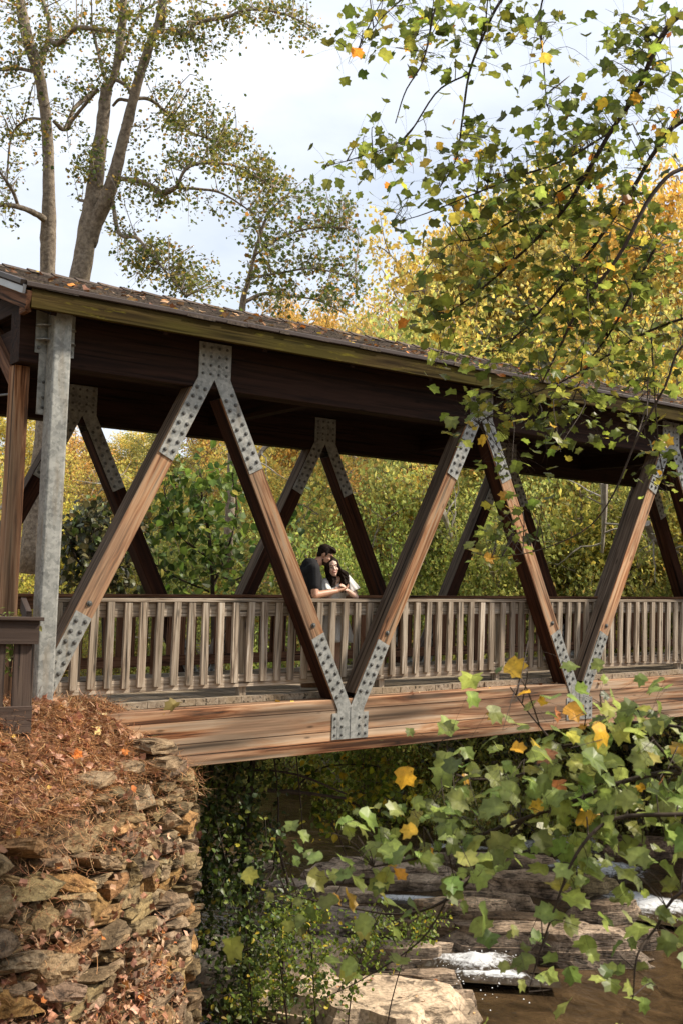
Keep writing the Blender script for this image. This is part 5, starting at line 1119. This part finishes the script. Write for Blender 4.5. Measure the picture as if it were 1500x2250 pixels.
bush('yellowing_branch', 'twiggy branch with yellow green leaves reaching out under the bottom chord over dark water', 'branch',
     [[(560, 1735, 9), (640, 1742, 8, .3), (760, 1760, 6, .6), (850, 1800, 4, .8), (930, 1770, 3, .9)], [(640, 1742, 5), (700, 1690, 4, .3), (790, 1680, 3, .4), (850, 1690, 2, .4)], [(700, 1755, 5), (740, 1830, 4, .3), (760, 1880, 3, .4)]],
     [(780, 1720, 80, 30, 13), (850, 1745, 70, 40, 17), (740, 1780, 60, 35, 11), (830, 1800, 50, 22, 7), (710, 1830, 40, 30, 5), (900, 1730, 30, 30, 6), (690, 1710, 40, 30, 6)], 14.6, .5, .085, [(.13,.19,.02), (.28,.30,.03), (.55,.42,.04), (.07,.11,.015)], [4, 4, 1.6, 3], 9, mat=LEAF_TREE, tw=.005)
bush('creekside_weeds', 'fine leaved creek side weeds with yellow tips in front of the pale bedrock', 'weeds',
     [[(700, 2330, 5), (690, 2180, 4), (680, 2050, 3), (660, 1960, 2)], [(760, 2330, 4), (770, 2200, 3), (800, 2080, 2), (840, 2000, 2)], [(640, 2330, 5), (620, 2150, 4), (600, 2020, 3)], [(840, 2330, 3), (860, 2200, 3), (900, 2080, 2), (960, 2030, 1)], [(560, 2330, 4), (550, 2150, 3), (540, 2040, 2)]],
     [(680, 2060, 60, 70, 28), (760, 2060, 60, 50, 22), (640, 2160, 80, 60, 34), (740, 2160, 70, 60, 22), (860, 2040, 60, 50, 20), (940, 2050, 50, 40, 14), (620, 2050, 50, 50, 18), (560, 2180, 60, 50, 18), (830, 2130, 60, 40, 8), (700, 2000, 60, 30, 10)], 12.0, .6, .045, [(.12,.17,.025), (.20,.24,.035), (.07,.11,.018), (.52,.40,.04)], [5, 4, 3, .8], 14, mat=LEAF_TREE, tw=.0035, reach=.6)
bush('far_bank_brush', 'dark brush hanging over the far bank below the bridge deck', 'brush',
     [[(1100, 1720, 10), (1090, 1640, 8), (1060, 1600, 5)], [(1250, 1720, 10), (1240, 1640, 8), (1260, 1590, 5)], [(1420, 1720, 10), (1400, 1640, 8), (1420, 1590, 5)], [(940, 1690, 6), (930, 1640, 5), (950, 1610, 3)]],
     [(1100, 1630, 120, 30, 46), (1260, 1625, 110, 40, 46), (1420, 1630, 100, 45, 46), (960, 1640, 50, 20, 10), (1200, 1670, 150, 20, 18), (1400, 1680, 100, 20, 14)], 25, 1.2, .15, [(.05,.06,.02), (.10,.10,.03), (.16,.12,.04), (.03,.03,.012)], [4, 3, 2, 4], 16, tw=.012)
# ---- dark brown fence and its trailing plant beside the steel column
fence = empty('fence', (-4.45, -1.0, -.3), 'dark brown painted timber fence panel meeting the galvanised column', 'fence')
fy = -1.0
beam('rail', (-5.6, fy, .715), (-4.235, fy, .715), .045, .20, W_FENCE, fence, ch=.003)
beam('rail', (-5.6, fy-.0, -.03), (-4.262, fy, -.03), .045, .23, W_FENCE, fence, ch=.003)
beam('rail_cap', (-5.6, fy+.005, .832), (-4.21, fy+.005, .832), .13, .032, W_FENCE, fence, ch=.003)
for x in (-4.35, -4.58, -4.81, -5.04, -5.27, -5.5): beam('board', (x, fy+.04, -.25), (x, fy+.04, .80), .028, .155, W_FENCE, fence, up=(1, 0, 0), ch=.003)
beam('corner_post', (-4.28, fy+.10, -.4), (-4.28, fy+.10, .80), .09, .09, W_FENCE, fence, up=(1, 0, 0))
beam('sloping_rail', (-4.28, fy+.12, .83), (-4.02, -.06, .94), .05, .13, W_FENCE, fence, ch=.003)
bush('trailing_plant', 'trailing plant with small pointed pale green leaves hanging over the dark fence', 'plant',
     [[(-60, 1400, 5), (-10, 1365, 4), (20, 1380, 3), (28, 1430, 2), (22, 1480, 2)], [(-60, 1380, 4), (0, 1350, 3), (30, 1375, 2), (45, 1395, 1.5)], [(-60, 1450, 4), (-10, 1420, 3), (10, 1470, 2)]],
     [(5, 1380, 30, 25, 12), (15, 1430, 20, 40, 14), (30, 1390, 18, 20, 6), (-20, 1430, 30, 50, 10), (-5, 1480, 20, 20, 3)], 9.6, .05, .05, [(.20,.27,.06), (.35,.38,.12), (.12,.18,.03), (.45,.30,.12)], [4, 3, 3, .5], 5, tw=.003, mat=LEAF_TREE, spread=.6, reach=.15)
# ------------------------------------------------------------------ the couple on the bridge
def mat_skin(name, col):
    m, t, o = newmat(name); lk = t.links.new
    mpn = coords(t, g(1.0)); nz = N_(t, 'ShaderNodeTexNoise'); nz.inputs['Scale'].default_value = 14; nz.inputs['Detail'].default_value = 4; lk(mpn.outputs[0], nz.inputs['Vector'])
    r = ramp(t, [(.3, tuple(c*.88 for c in col)), (.7, tuple(min(1, c*1.1) for c in col))]); lk(nz.outputs['Fac'], r.inputs[0])
    p = N_(t, 'ShaderNodeBsdfPrincipled'); p.inputs['Roughness'].default_value = .5; p.inputs['Subsurface Weight'].default_value = .12; p.inputs['Subsurface Radius'].default_value = (.02,.008,.004)
    lk(r.outputs[0], p.inputs['Base Color']); lk(p.outputs[0], o.inputs[0]); return m
SKIN_M = mat_skin('tanned_skin', (.50,.27,.17)); SKIN_W = mat_skin('fair_skin', (.68,.45,.35))
BLACK_CLOTH = mat_plain('black_knit_cloth', (.010,.010,.012), .85, 0, .3, 60, .3); DARK_CLOTH = mat_plain('charcoal_cloth', (.03,.03,.035), .9, 0, .2, 60, .3)
WHITE_CLOTH = mat_plain('white_eyelet_cloth', (.70,.68,.64), .9, 0, .06, 40, .4); HAIR = mat_plain('dark_brown_hair', (.016,.009,.006), .75, 0, .5, 50, .4, spec=.12)
BEARD = mat_plain('short_dark_beard', (.045,.022,.013), .8, 0, .3, 60, .5); LIP = mat_plain('lips', (.45,.12,.10), .4, 0, .1, 20, .1); EYE_D = mat_plain('dark_lashes', (.012,.008,.007), .5, 0, .1, 20, 0)
TEETH = mat_plain('teeth', (.75,.72,.66), .3, 0, .05, 20, 0); SHOE = mat_plain('brown_suede', (.16,.09,.05), .85, 0, .2, 40, .3); SOLE = mat_plain('pale_sole', (.42,.38,.32), .7, 0, .1, 20, 0)
def ball(mb, c, rx, ry=None, rz_=None, ax=None, n=12, m=8):
    ry = rx if ry is None else ry; rz_ = rx if rz_ is None else rz_
    th = np.arange(n)*2*math.pi/n; ph = np.linspace(0, math.pi, m+1)[1:-1]
    V = [[0, 0, rz_]]+[[rx*math.sin(p)*math.cos(t), ry*math.sin(p)*math.sin(t), rz_*math.cos(p)] for p in ph for t in th]+[[0, 0, -rz_]]
    V = np.array(V)
    if ax is not None: V = V@np.asarray(ax)
    k = len(ph); q = [[1+i*n+j, 1+(i+1)*n+j, 1+(i+1)*n+(j+1) % n, 1+i*n+(j+1) % n] for i in range(k-1) for j in range(n)]
    tr = [[0, 1+j, 1+(j+1) % n] for j in range(n)]+[[1+k*n, 1+(k-1)*n+(j+1) % n, 1+(k-1)*n+j] for j in range(n)]
    mb.add(V+np.asarray(c), [np.array(q), np.array(tr)])
def cap_(mb, a, b, r0, r1, n=10):
    """tapered limb segment with rounded ends"""
    a = np.asarray(a, float); b = np.asarray(b, float); L_ = np.linalg.norm(b-a); d = (b-a)/(L_+1e-9)
    P = []; R = []
    for t in np.linspace(-90, 0, 5)[1:]: P.append(a+d*r0*math.sin(rad(t))); R.append(r0*math.cos(rad(t)))
    for t in (0.33, .66): P.append(a+(b-a)*t); R.append(r0+(r1-r0)*t)
    for t in np.linspace(0, 90, 5)[:-1]: P.append(b+d*r1*math.sin(rad(t))); R.append(r1*math.cos(rad(t)))
    tube(mb, P, R, n)
def remeshed(mb, name, mat, parent, vox, smooth_n=4):
    o = mb.build(name, mat, parent, smooth=True)
    m = o.modifiers.new('remesh', 'REMESH'); m.mode = 'VOXEL'; m.voxel_size = vox; m.use_smooth_shade = True
    s = o.modifiers.new('smooth', 'SMOOTH'); s.iterations = smooth_n; s.factor = .5
    return o
class Head:
    def __init__(s, c, f, u, k=1.0):
        s.c = np.array(c); s.f = unit(np.array(f, float)); u = np.array(u, float); s.u = unit(u-s.f*(u@s.f)); s.s = np.cross(s.f, s.u); s.k = k
        s.ax = np.array([s.s, s.f, s.u])
    def p(s, x, y, z): return s.c+s.k*(x*s.s+y*s.f+z*s.u)
    def base(s, mb, jaw=1.0, brow=1.0):
        k = s.k
        ball(mb, s.p(0, -.012, .028), .074*k, .093*k, .088*k, s.ax); ball(mb, s.p(0, .022, -.035), .060*k*jaw, .068*k, .075*k, s.ax)
        ball(mb, s.p(0, .050, -.092), .030*k*jaw, .030*k, .026*k, s.ax); cap_(mb, s.p(0, .084, .012), s.p(0, .104, -.028), .008*k, .0125*k, 8)
        for q in (-1, 1):
            ball(mb, s.p(q*.073, -.008, -.008), .010*k, .018*k, .030*k, s.ax, 8, 6); ball(mb, s.p(q*.034, .058, -.030), .024*k, .024*k, .024*k, s.ax); cap_(mb, s.p(q*.012, .083, .030), s.p(q*.045, .070, .030), .009*k*brow, .008*k*brow, 8)
            ball(mb, s.p(q*.010, .094, -.030), .009*k, .008*k, .008*k, s.ax, 8, 6)
        ball(mb, s.p(0, .083, -.062), .022*k, .010*k, .010*k, s.ax, 8, 6)
def hand(mb, wrist, palm_dir, palm_n, k=1.0, curl=.5, side=1):
    """palm and five separate bent fingers; palm_n points out of the back of the hand"""
    w_ = np.array(wrist); d = unit(np.array(palm_dir, float)); n_ = np.array(palm_n, float); n_ = unit(n_-d*(n_@d)); s = np.cross(d, n_)*side
    for q in (-.6, 0, .6): cap_(mb, w_+s*q*.020*k, w_+d*.088*k+s*q*.045*k, .017*k, .0135*k, 8)
    Ls = (.074, .082, .076, .060)
    for i, L_ in enumerate(Ls):
        b = w_+d*.090*k+s*(-.033+.022*i)*k; a1 = -(.25+curl*.5); q = b
        for j, fr in enumerate((.45, .32, .23)):
            an = (curl*.7+.1*i*.4)*(j+.6); v = d*math.cos(an)-n_*math.sin(an); e = q+v*L_*fr*k; cap_(mb, q, e, (.0095-.0012*j)*k, (.0085-.0012*j)*k, 8); q = e
    b = w_+d*.030*k-s*.030*k; m_ = b+unit(d*.8-s*.6-n_*.3)*.036*k; e = m_+unit(d*1.0-s*.05-n_*.5)*.030*k
    cap_(mb, b, m_, .0135*k, .0105*k, 8); cap_(mb, m_, e, .0105*k, .009*k, 8)
# --- man
man = empty('person', (-.22, .60, 0.0), 'bearded man in black polo shirt and glasses hugging the woman in white', 'person', None)
mb = MB()
mhc = atY(715, 1221, .54); mf = np.array([.66, -.68, -.40]); mu = np.array([.34, -.10, 1.0]); mh = Head(mhc, mf, mu, 1.04); mh.base(mb, 1.06)
neck = np.array([-.21, .61, 1.515]); pel = np.array([-.27, .64, .95]); chest = np.array([-.24, .62, 1.31])
shR = np.array([-.275, .45, 1.425]); shL = np.array([-.13, .82, 1.42])
elR = atY(692, 1308, .37); wrR = atY(741, 1298.5, .36); elL = np.array([.16, .86, 1.14]); wrL = np.array([.33, .66, 1.14])
cap_(mb, neck-[0, 0, .06], mh.p(0, -.02, -.06), .066, .060)
for a_, b_, r0, r1 in ((shR, elR, .056, .047), (elR, elR+(wrR-elR)*.45, .046, .041), (elR+(wrR-elR)*.45, wrR, .041, .028), (shL, elL, .056, .046), (elL, wrL, .044, .028)): cap_(mb, a_, b_, r0, r1)
cap_(mb, shR-[0, 0, .03], shL-[0, 0, .03], .055, .055); cap_(mb, chest, neck-[0, 0, .06], .12, .06); cap_(mb, chest+[0, -.07, 0], pel+[0, -.06, 0], .125, .125); cap_(mb, chest+[0, .08, 0], pel+[0, .06, 0], .125, .125)
for q, fx in ((-1, -.30), (1, -.16)):
    hip = pel+np.array([0, q*.085, -.05]); kn = np.array([fx+.02, .60+q*.10, .50]); an = np.array([fx, .56+q*.10, .085])
    cap_(mb, hip, kn, .088, .058); cap_(mb, kn, kn+(an-kn)*.35, .056, .060); cap_(mb, kn+(an-kn)*.35, an, .060, .038); cap_(mb, an-[0, 0, .04], an+[.13, -.03, -.055], .034, .028)
hand(mb, wrR+unit(wrR-elR)*.015, wrR-elR+np.array([0, -.0, .02]), (0, -.35, -1.0), 1.08, .55, side=-1)
hand(mb, wrL, (.2, -.9, .25), (.3, .2, -.9), 1.05, .5, side=1)
remeshed(mb, 'body', SKIN_M, man, .0065, 3)
mb = MB()                                             # polo shirt
cap_(mb, shR+[0, .02, -.005], shL-[0, .02, .005], .083, .083); cap_(mb, chest, neck-[.02, 0, .045], .158, .100); cap_(mb, shR+[.02, .03, 0], neck-[.01, .03, .03], .085, .082); cap_(mb, shL+[-.02, -.03, 0], neck-[.01, -.03, .03], .085, .080)
cap_(mb, chest+[0, -.07, 0], pel+[0, -.06, -.04], .143, .146); cap_(mb, chest+[0, .08, 0], pel+[0, .06, -.04], .143, .146)
cap_(mb, shR, shR+(elR-shR)*.66, .078, .066); cap_(mb, shL, shL+(elL-shL)*.66, .078, .066); cap_(mb, chest+[-.03, -.03, .04], shR+[-.02, .02, -.02], .12, .075)
th = np.arange(15)/14*2*math.pi
for zc, rr in ((-.01, .082), (.010, .084), (.028, .082), (.044, .078)):
    tube(mb, [neck+np.array([.012+rr*math.cos(t), rr*.95*math.sin(t), -.02+zc+.012*math.cos(t)*-1]) for t in th], .012, 6)
remeshed(mb, 'polo_shirt', BLACK_CLOTH, man, .009, 5)
mb = MB()                                             # shorts
cap_(mb, pel+[0, -.055, .02], pel+[0, .055, .02], .138, .138)
for q, fx in ((-1, -.30), (1, -.16)):
    hip = pel+np.array([0, q*.085, -.05]); kn = np.array([fx+.02, .60+q*.10, .50]); cap_(mb, hip, kn+(hip-kn)*.12, .112, .092)
remeshed(mb, 'shorts', DARK_CLOTH, man, .012, 3)
for q, fx in ((-1, -.30), (1, -.16)):
    an = np.array([fx, .56+q*.10, .085]); mb = MB(); cap_(mb, an+[-.045, .01, -.03], an+[.13, -.03, -.045], .043, .036); cap_(mb, an+[0, 0, .0], an+[.03, -.01, -.02], .044, .04)
    o = remeshed(mb, 'shoe', SHOE, man, .008, 3)
    mb = MB(); c0 = an+np.array([.045, -.01, 0]); pts = [(c0[0]+.135*math.cos(t)*1.0, c0[1]-.03*math.cos(t)+.047*math.sin(t), 0) for t in th[:-1]]
    V = [[x, y, .002-.004+.002] for x, y, _ in pts]+[[x, y, .026] for x, y, _ in pts]; n = len(pts)
    mb.add(V, [np.array([[i, (i+1) % n, n+(i+1) % n, n+i] for i in range(n)]), np.array([list(range(n))[::-1], [n+i for i in range(n)]])]); mb.build('sole', SOLE, o)
mb = MB()                                             # hair: cap of volume, swept up at the front
ball(mb, mh.p(0, -.022, .048), .084*1.04, .098*1.04, .086*1.04, mh.ax); ball(mb, mh.p(0, .045, .095), .062, .052, .036, mh.ax); ball(mb, mh.p(.0, .075, .085), .05, .03, .024, mh.ax); ball(mb, mh.p(0, -.055, .0), .072, .052, .070, mh.ax)
for q in (-1, 1): cap_(mb, mh.p(q*.071, .012, .03), mh.p(q*.072, .022, -.012), .014, .007, 8)
rh = np.random.default_rng(4)
for _ in range(60):
    x = rh.uniform(-.06, .06); y0 = rh.uniform(-.06, .05); z0 = .125-.9*x*x*8-.5*abs(y0)*.5; cap_(mb, mh.p(x, y0, z0), mh.p(x*.9+rh.normal(0, .008), y0+.05, z0+rh.uniform(-.012, .008)-max(0, y0)*.25), .008, .004, 6)
remeshed(mb, 'hair', HAIR, man, .0055, 1)
mb = MB(); k = mh.k                                   # beard hugging the jaw
ball(mb, mh.p(0, .016, -.055), .0635*k, .064*k, .062*k, mh.ax); ball(mb, mh.p(0, .051, -.094), .034*k, .033*k, .028*k, mh.ax)
o = mb.build('beard', BEARD, man, smooth=True)
# keep only the lower part of the beard shell
import bmesh
bm_ = bmesh.new(); bm_.from_mesh(o.data)
def loc(hd, v): d = np.array(v)-hd.c; return np.array([d@hd.s, d@hd.f, d@hd.u])/hd.k
kill = [v for v in bm_.verts if (lambda q: q[2] > -.055+.35*max(0, .03-q[1]) or q[1] < -.02)(loc(mh, v.co))]
bmesh.ops.delete(bm_, geom=kill, context='VERTS'); bm_.to_mesh(o.data); bm_.free()
mb = MB(); cap_(mb, mh.p(-.026, .092, -.049), mh.p(.026, .092, -.049), .006, .006, 8); mb.build('moustache', BEARD, man, smooth=True)
mb = MB(); cap_(mb, mh.p(-.018, .092, -.063), mh.p(.018, .092, -.063), .0042, .0042, 8); mb.build('mouth', LIP, man, smooth=True)
for q in (-1, 1):
    mb = MB(); ball(mb, mh.p(q*.031, .078, .010), .014, .008, .006, mh.ax, 8, 6); mb.build('eye', EYE_D, man, smooth=True)
mb = MB()
for q in (-1, 1):
    tube(mb, [mh.p(q*.034+.024*math.cos(t), .098, .008+.018*math.sin(t)) for t in th], .0022, 5); tube(mb, [mh.p(q*.058, .096, .012), mh.p(q*.074, .05, .014), mh.p(q*.077, -.01, .004)], .002, 5)
tube(mb, [mh.p(-.010, .100, .012), mh.p(.010, .100, .012)], .002, 5); mb.build('glasses', EYE_D, man)
# --- woman
wom = empty('person', (.20, .66, 0.0), 'smiling woman with long dark hair and white dress leaning on the bearded man', 'person', None)
mb = MB(); whc = atY(731, 1246, .48); wf = np.array([-.40, -.90, -.04]); wu = np.array([-.20, -.06, 1.0]); wh = Head(whc, wf, wu, .95); wh.base(mb, .92, .45)
nk = np.array([.12, .60, 1.365]); ch = np.array([.165, .64, 1.17]); hp = np.array([.21, .68, .86]); sR = np.array([.0, .60, 1.28]); sL = np.array([.275, .57, 1.345])
eL = atY(780.5, 1312, .47); wL = atY(763.5, 1298, .385); eR = np.array([-.02, .50, 1.10]); wR_ = atY(752, 1293, .40)
cap_(mb, nk-[0, 0, .04], wh.p(0, -.015, -.06), .047, .044)
for a_, b_, r0, r1 in ((sL, eL, .044, .038), (eL, eL+(wL-eL)*.4, .037, .033), (eL+(wL-eL)*.4, wL, .033, .023), (sR, eR, .044, .036), (eR, wR_+[-.09, 0, -.01], .034, .023)): cap_(mb, a_, b_, r0, r1)
cap_(mb, sR, sL, .05, .05); cap_(mb, ch, nk-[0, 0, .03], .105, .05); cap_(mb, ch+[-.05, 0, 0], hp+[-.05, 0, 0], .10, .12); cap_(mb, ch+[.05, 0, 0], hp+[.05, 0, 0], .10, .12)
for q in (-1, 1):
    hip = hp+np.array([q*.08, 0, -.04]); kn = np.array([hp[0]+q*.075, .66, .46]); an = np.array([hp[0]+q*.07, .70, .085])
    cap_(mb, hip, kn, .082, .050); cap_(mb, kn, kn+(an-kn)*.35, .048, .052); cap_(mb, kn+(an-kn)*.35, an, .052, .032); cap_(mb, an-[0, 0, .04], an+[0, -.12, -.055], .03, .024)
hand(mb, wL, (-.75, -.15, .55), (.25, -.5, .75), .95, .55, side=1)
hand(mb, wR_+[-.085, 0, -.005], (.95, -.1, .2), (.0, -.3, .95), .95, .5, side=-1)
remeshed(mb, 'body', SKIN_W, wom, .006, 3)
# dress: bodice and pleated skirt
mb = MB(); cap_(mb, ch+[-.055, -.01, .0], hp+[-.04, 0, .14], .112, .112); cap_(mb, ch+[.055, -.01, .0], hp+[.04, 0, .14], .112, .112); cap_(mb, ch+[0, 0, .02], ch+[.0, .03, .075], .12, .10)
for q in (-1, 1): ball(mb, ch+[q*.052, -.075, .015], .062, .055, .058)
cap_(mb, sL+[-.02, .0, -.02], ch+[.06, 0, .02], .058, .09); cap_(mb, sR+[.02, .0, -.02], ch+[-.06, 0, .02], .055, .09)
dress = remeshed(mb, 'dress', WHITE_CLOTH, wom, .009, 4)
mb = MB(); K = 72; zs = np.linspace(1.03, .555, 12); V = []
for i, z in enumerate(zs):
    t = i/11; R_ = .118+.125*t**.8; cxy = np.array([.19+.02*t, .665])
    for j in range(K):
        a = 2*math.pi*j/K; rr = R_*(1+(.02+.055*t)*math.sin(a*13+1.2*math.sin(a*3))+.03*t*math.sin(a*5+1)); V.append([cxy[0]+rr*1.12*math.cos(a), cxy[1]+rr*.92*math.sin(a), z+.006*math.sin(a*13)*t])
F = [[i*K+j, (i+1)*K+j, (i+1)*K+(j+1) % K, i*K+(j+1) % K] for i in range(11) for j in range(K)]
mb.add(V, np.array(F)); o = mb.build('skirt', WHITE_CLOTH, wom, smooth=True); s_ = o.modifiers.new('thick', 'SOLIDIFY'); s_.thickness = .004
for (sh, el_, k_) in ((sL, eL, 1.0), (sR, eR, .8)):       # wide gathered sleeves
    mb = MB(); K = 40; V = []; dr_ = unit(el_-sh); a1 = unit(np.cross(dr_, [0, 1, .2])); a2 = np.cross(dr_, a1)
    for i in range(9):
        t = i/8; c = sh-dr_*.03+(el_-sh)*t*.86; R_ = (.052+.048*t**.7)*k_
        for j in range(K):
            a = 2*math.pi*j/K; rr = R_*(1+.09*t*math.sin(a*9+t)+.05*math.sin(a*4)); V.append(c+a1*rr*math.cos(a)+a2*rr*math.sin(a))
    F = [[i*K+j, (i+1)*K+j, (i+1)*K+(j+1) % K, i*K+(j+1) % K] for i in range(8) for j in range(K)]
    mb.add(V, [np.array(F), np.array([list(range(K))])]); o = mb.build('sleeve', WHITE_CLOTH, wom, smooth=True); s_ = o.modifiers.new('thick', 'SOLIDIFY'); s_.thickness = .003
# hair: scalp volume plus long locks over the shoulders
mb = MB(); k = wh.k
ball(mb, wh.p(0, -.026, .047), .083*k, .094*k, .084*k, wh.ax, 16, 12); ball(mb, wh.p(0, -.062, -.03), .078*k, .055*k, .088*k, wh.ax)
for _ in range(240):
    sd = 1 if rh.random() < .62 else -1
    a = rh.uniform(.2, 1.0); x0 = sd*rh.uniform(.045, .082); y0 = rh.uniform(-.06, .035); z0 = rh.uniform(-.01, .085)*(1-abs(x0)*4)
    x0 = -x0; s0 = wh.p(x0*.8, y0*.8, .06+z0*.5); s1 = wh.p(x0*1.12, y0, -.03)
    if sd > 0: e1 = nk+np.array([rh.uniform(.06, .15), rh.uniform(-.13, .02), rh.uniform(-.03, .05)]); e2 = nk+np.array([rh.uniform(.06, .19), rh.uniform(-.17, -.08), rh.uniform(-.24, -.10)])
    else: e1 = nk+np.array([rh.uniform(-.10, -.04), rh.uniform(-.10, .0), rh.uniform(-.03, .03)]); e2 = nk+np.array([rh.uniform(-.10, -.03), rh.uniform(-.13, -.08), rh.uniform(-.16, -.08)])
    P = smooth_path([s0, s1, e1, (e1+e2)/2+rh.normal(0, .012, 3), e2], 14); P += np.array([0, 0, 0])+.006*np.stack([np.sin(np.arange(14)*1.1+a*6), np.cos(np.arange(14)*.9+a*5), np.zeros(14)], 1)
    tube(mb, P, np.concatenate([np.full(10, rh.uniform(.007, .011)), [.008, .006, .004, .002]]), 5)
remeshed(mb, 'hair', HAIR, wom, .0055, 1)
hf = bpy.data.objects[wom.name]
mb = MB(); tube(mb, smooth_path([wh.p(-.024, .082, -.052), wh.p(-.012, .095, -.064), wh.p(.012, .095, -.064), wh.p(.024, .082, -.052)], 8), .0058, 6); mb.build('mouth', LIP, wom, smooth=True)
mb = MB(); tube(mb, smooth_path([wh.p(-.018, .092, -.055), wh.p(0, .1005, -.060), wh.p(.018, .092, -.055)], 6), .0024, 6); mb.build('teeth', TEETH, wom, smooth=True)
for q in (-1, 1):
    mb = MB(); tube(mb, smooth_path([wh.p(q*.018, .080, .004), wh.p(q*.031, .084, -.002), wh.p(q*.046, .070, .004)], 6), .0032, 5); mb.build('eye', EYE_D, wom, smooth=True)
    mb = MB(); tube(mb, smooth_path([wh.p(q*.016, .086, .028), wh.p(q*.032, .084, .034), wh.p(q*.048, .072, .028)], 6), .0028, 5); mb.build('eyebrow', HAIR, wom, smooth=True)
for q in (-1, 1):
    an = np.array([hp[0]+q*.07, .70, .085]); mb = MB(); cap_(mb, an+[0, .03, -.045], an+[0, -.13, -.052], .034, .029); remeshed(mb, 'shoe', SOLE, wom, .008, 2)
bpy.context.view_layer.update()
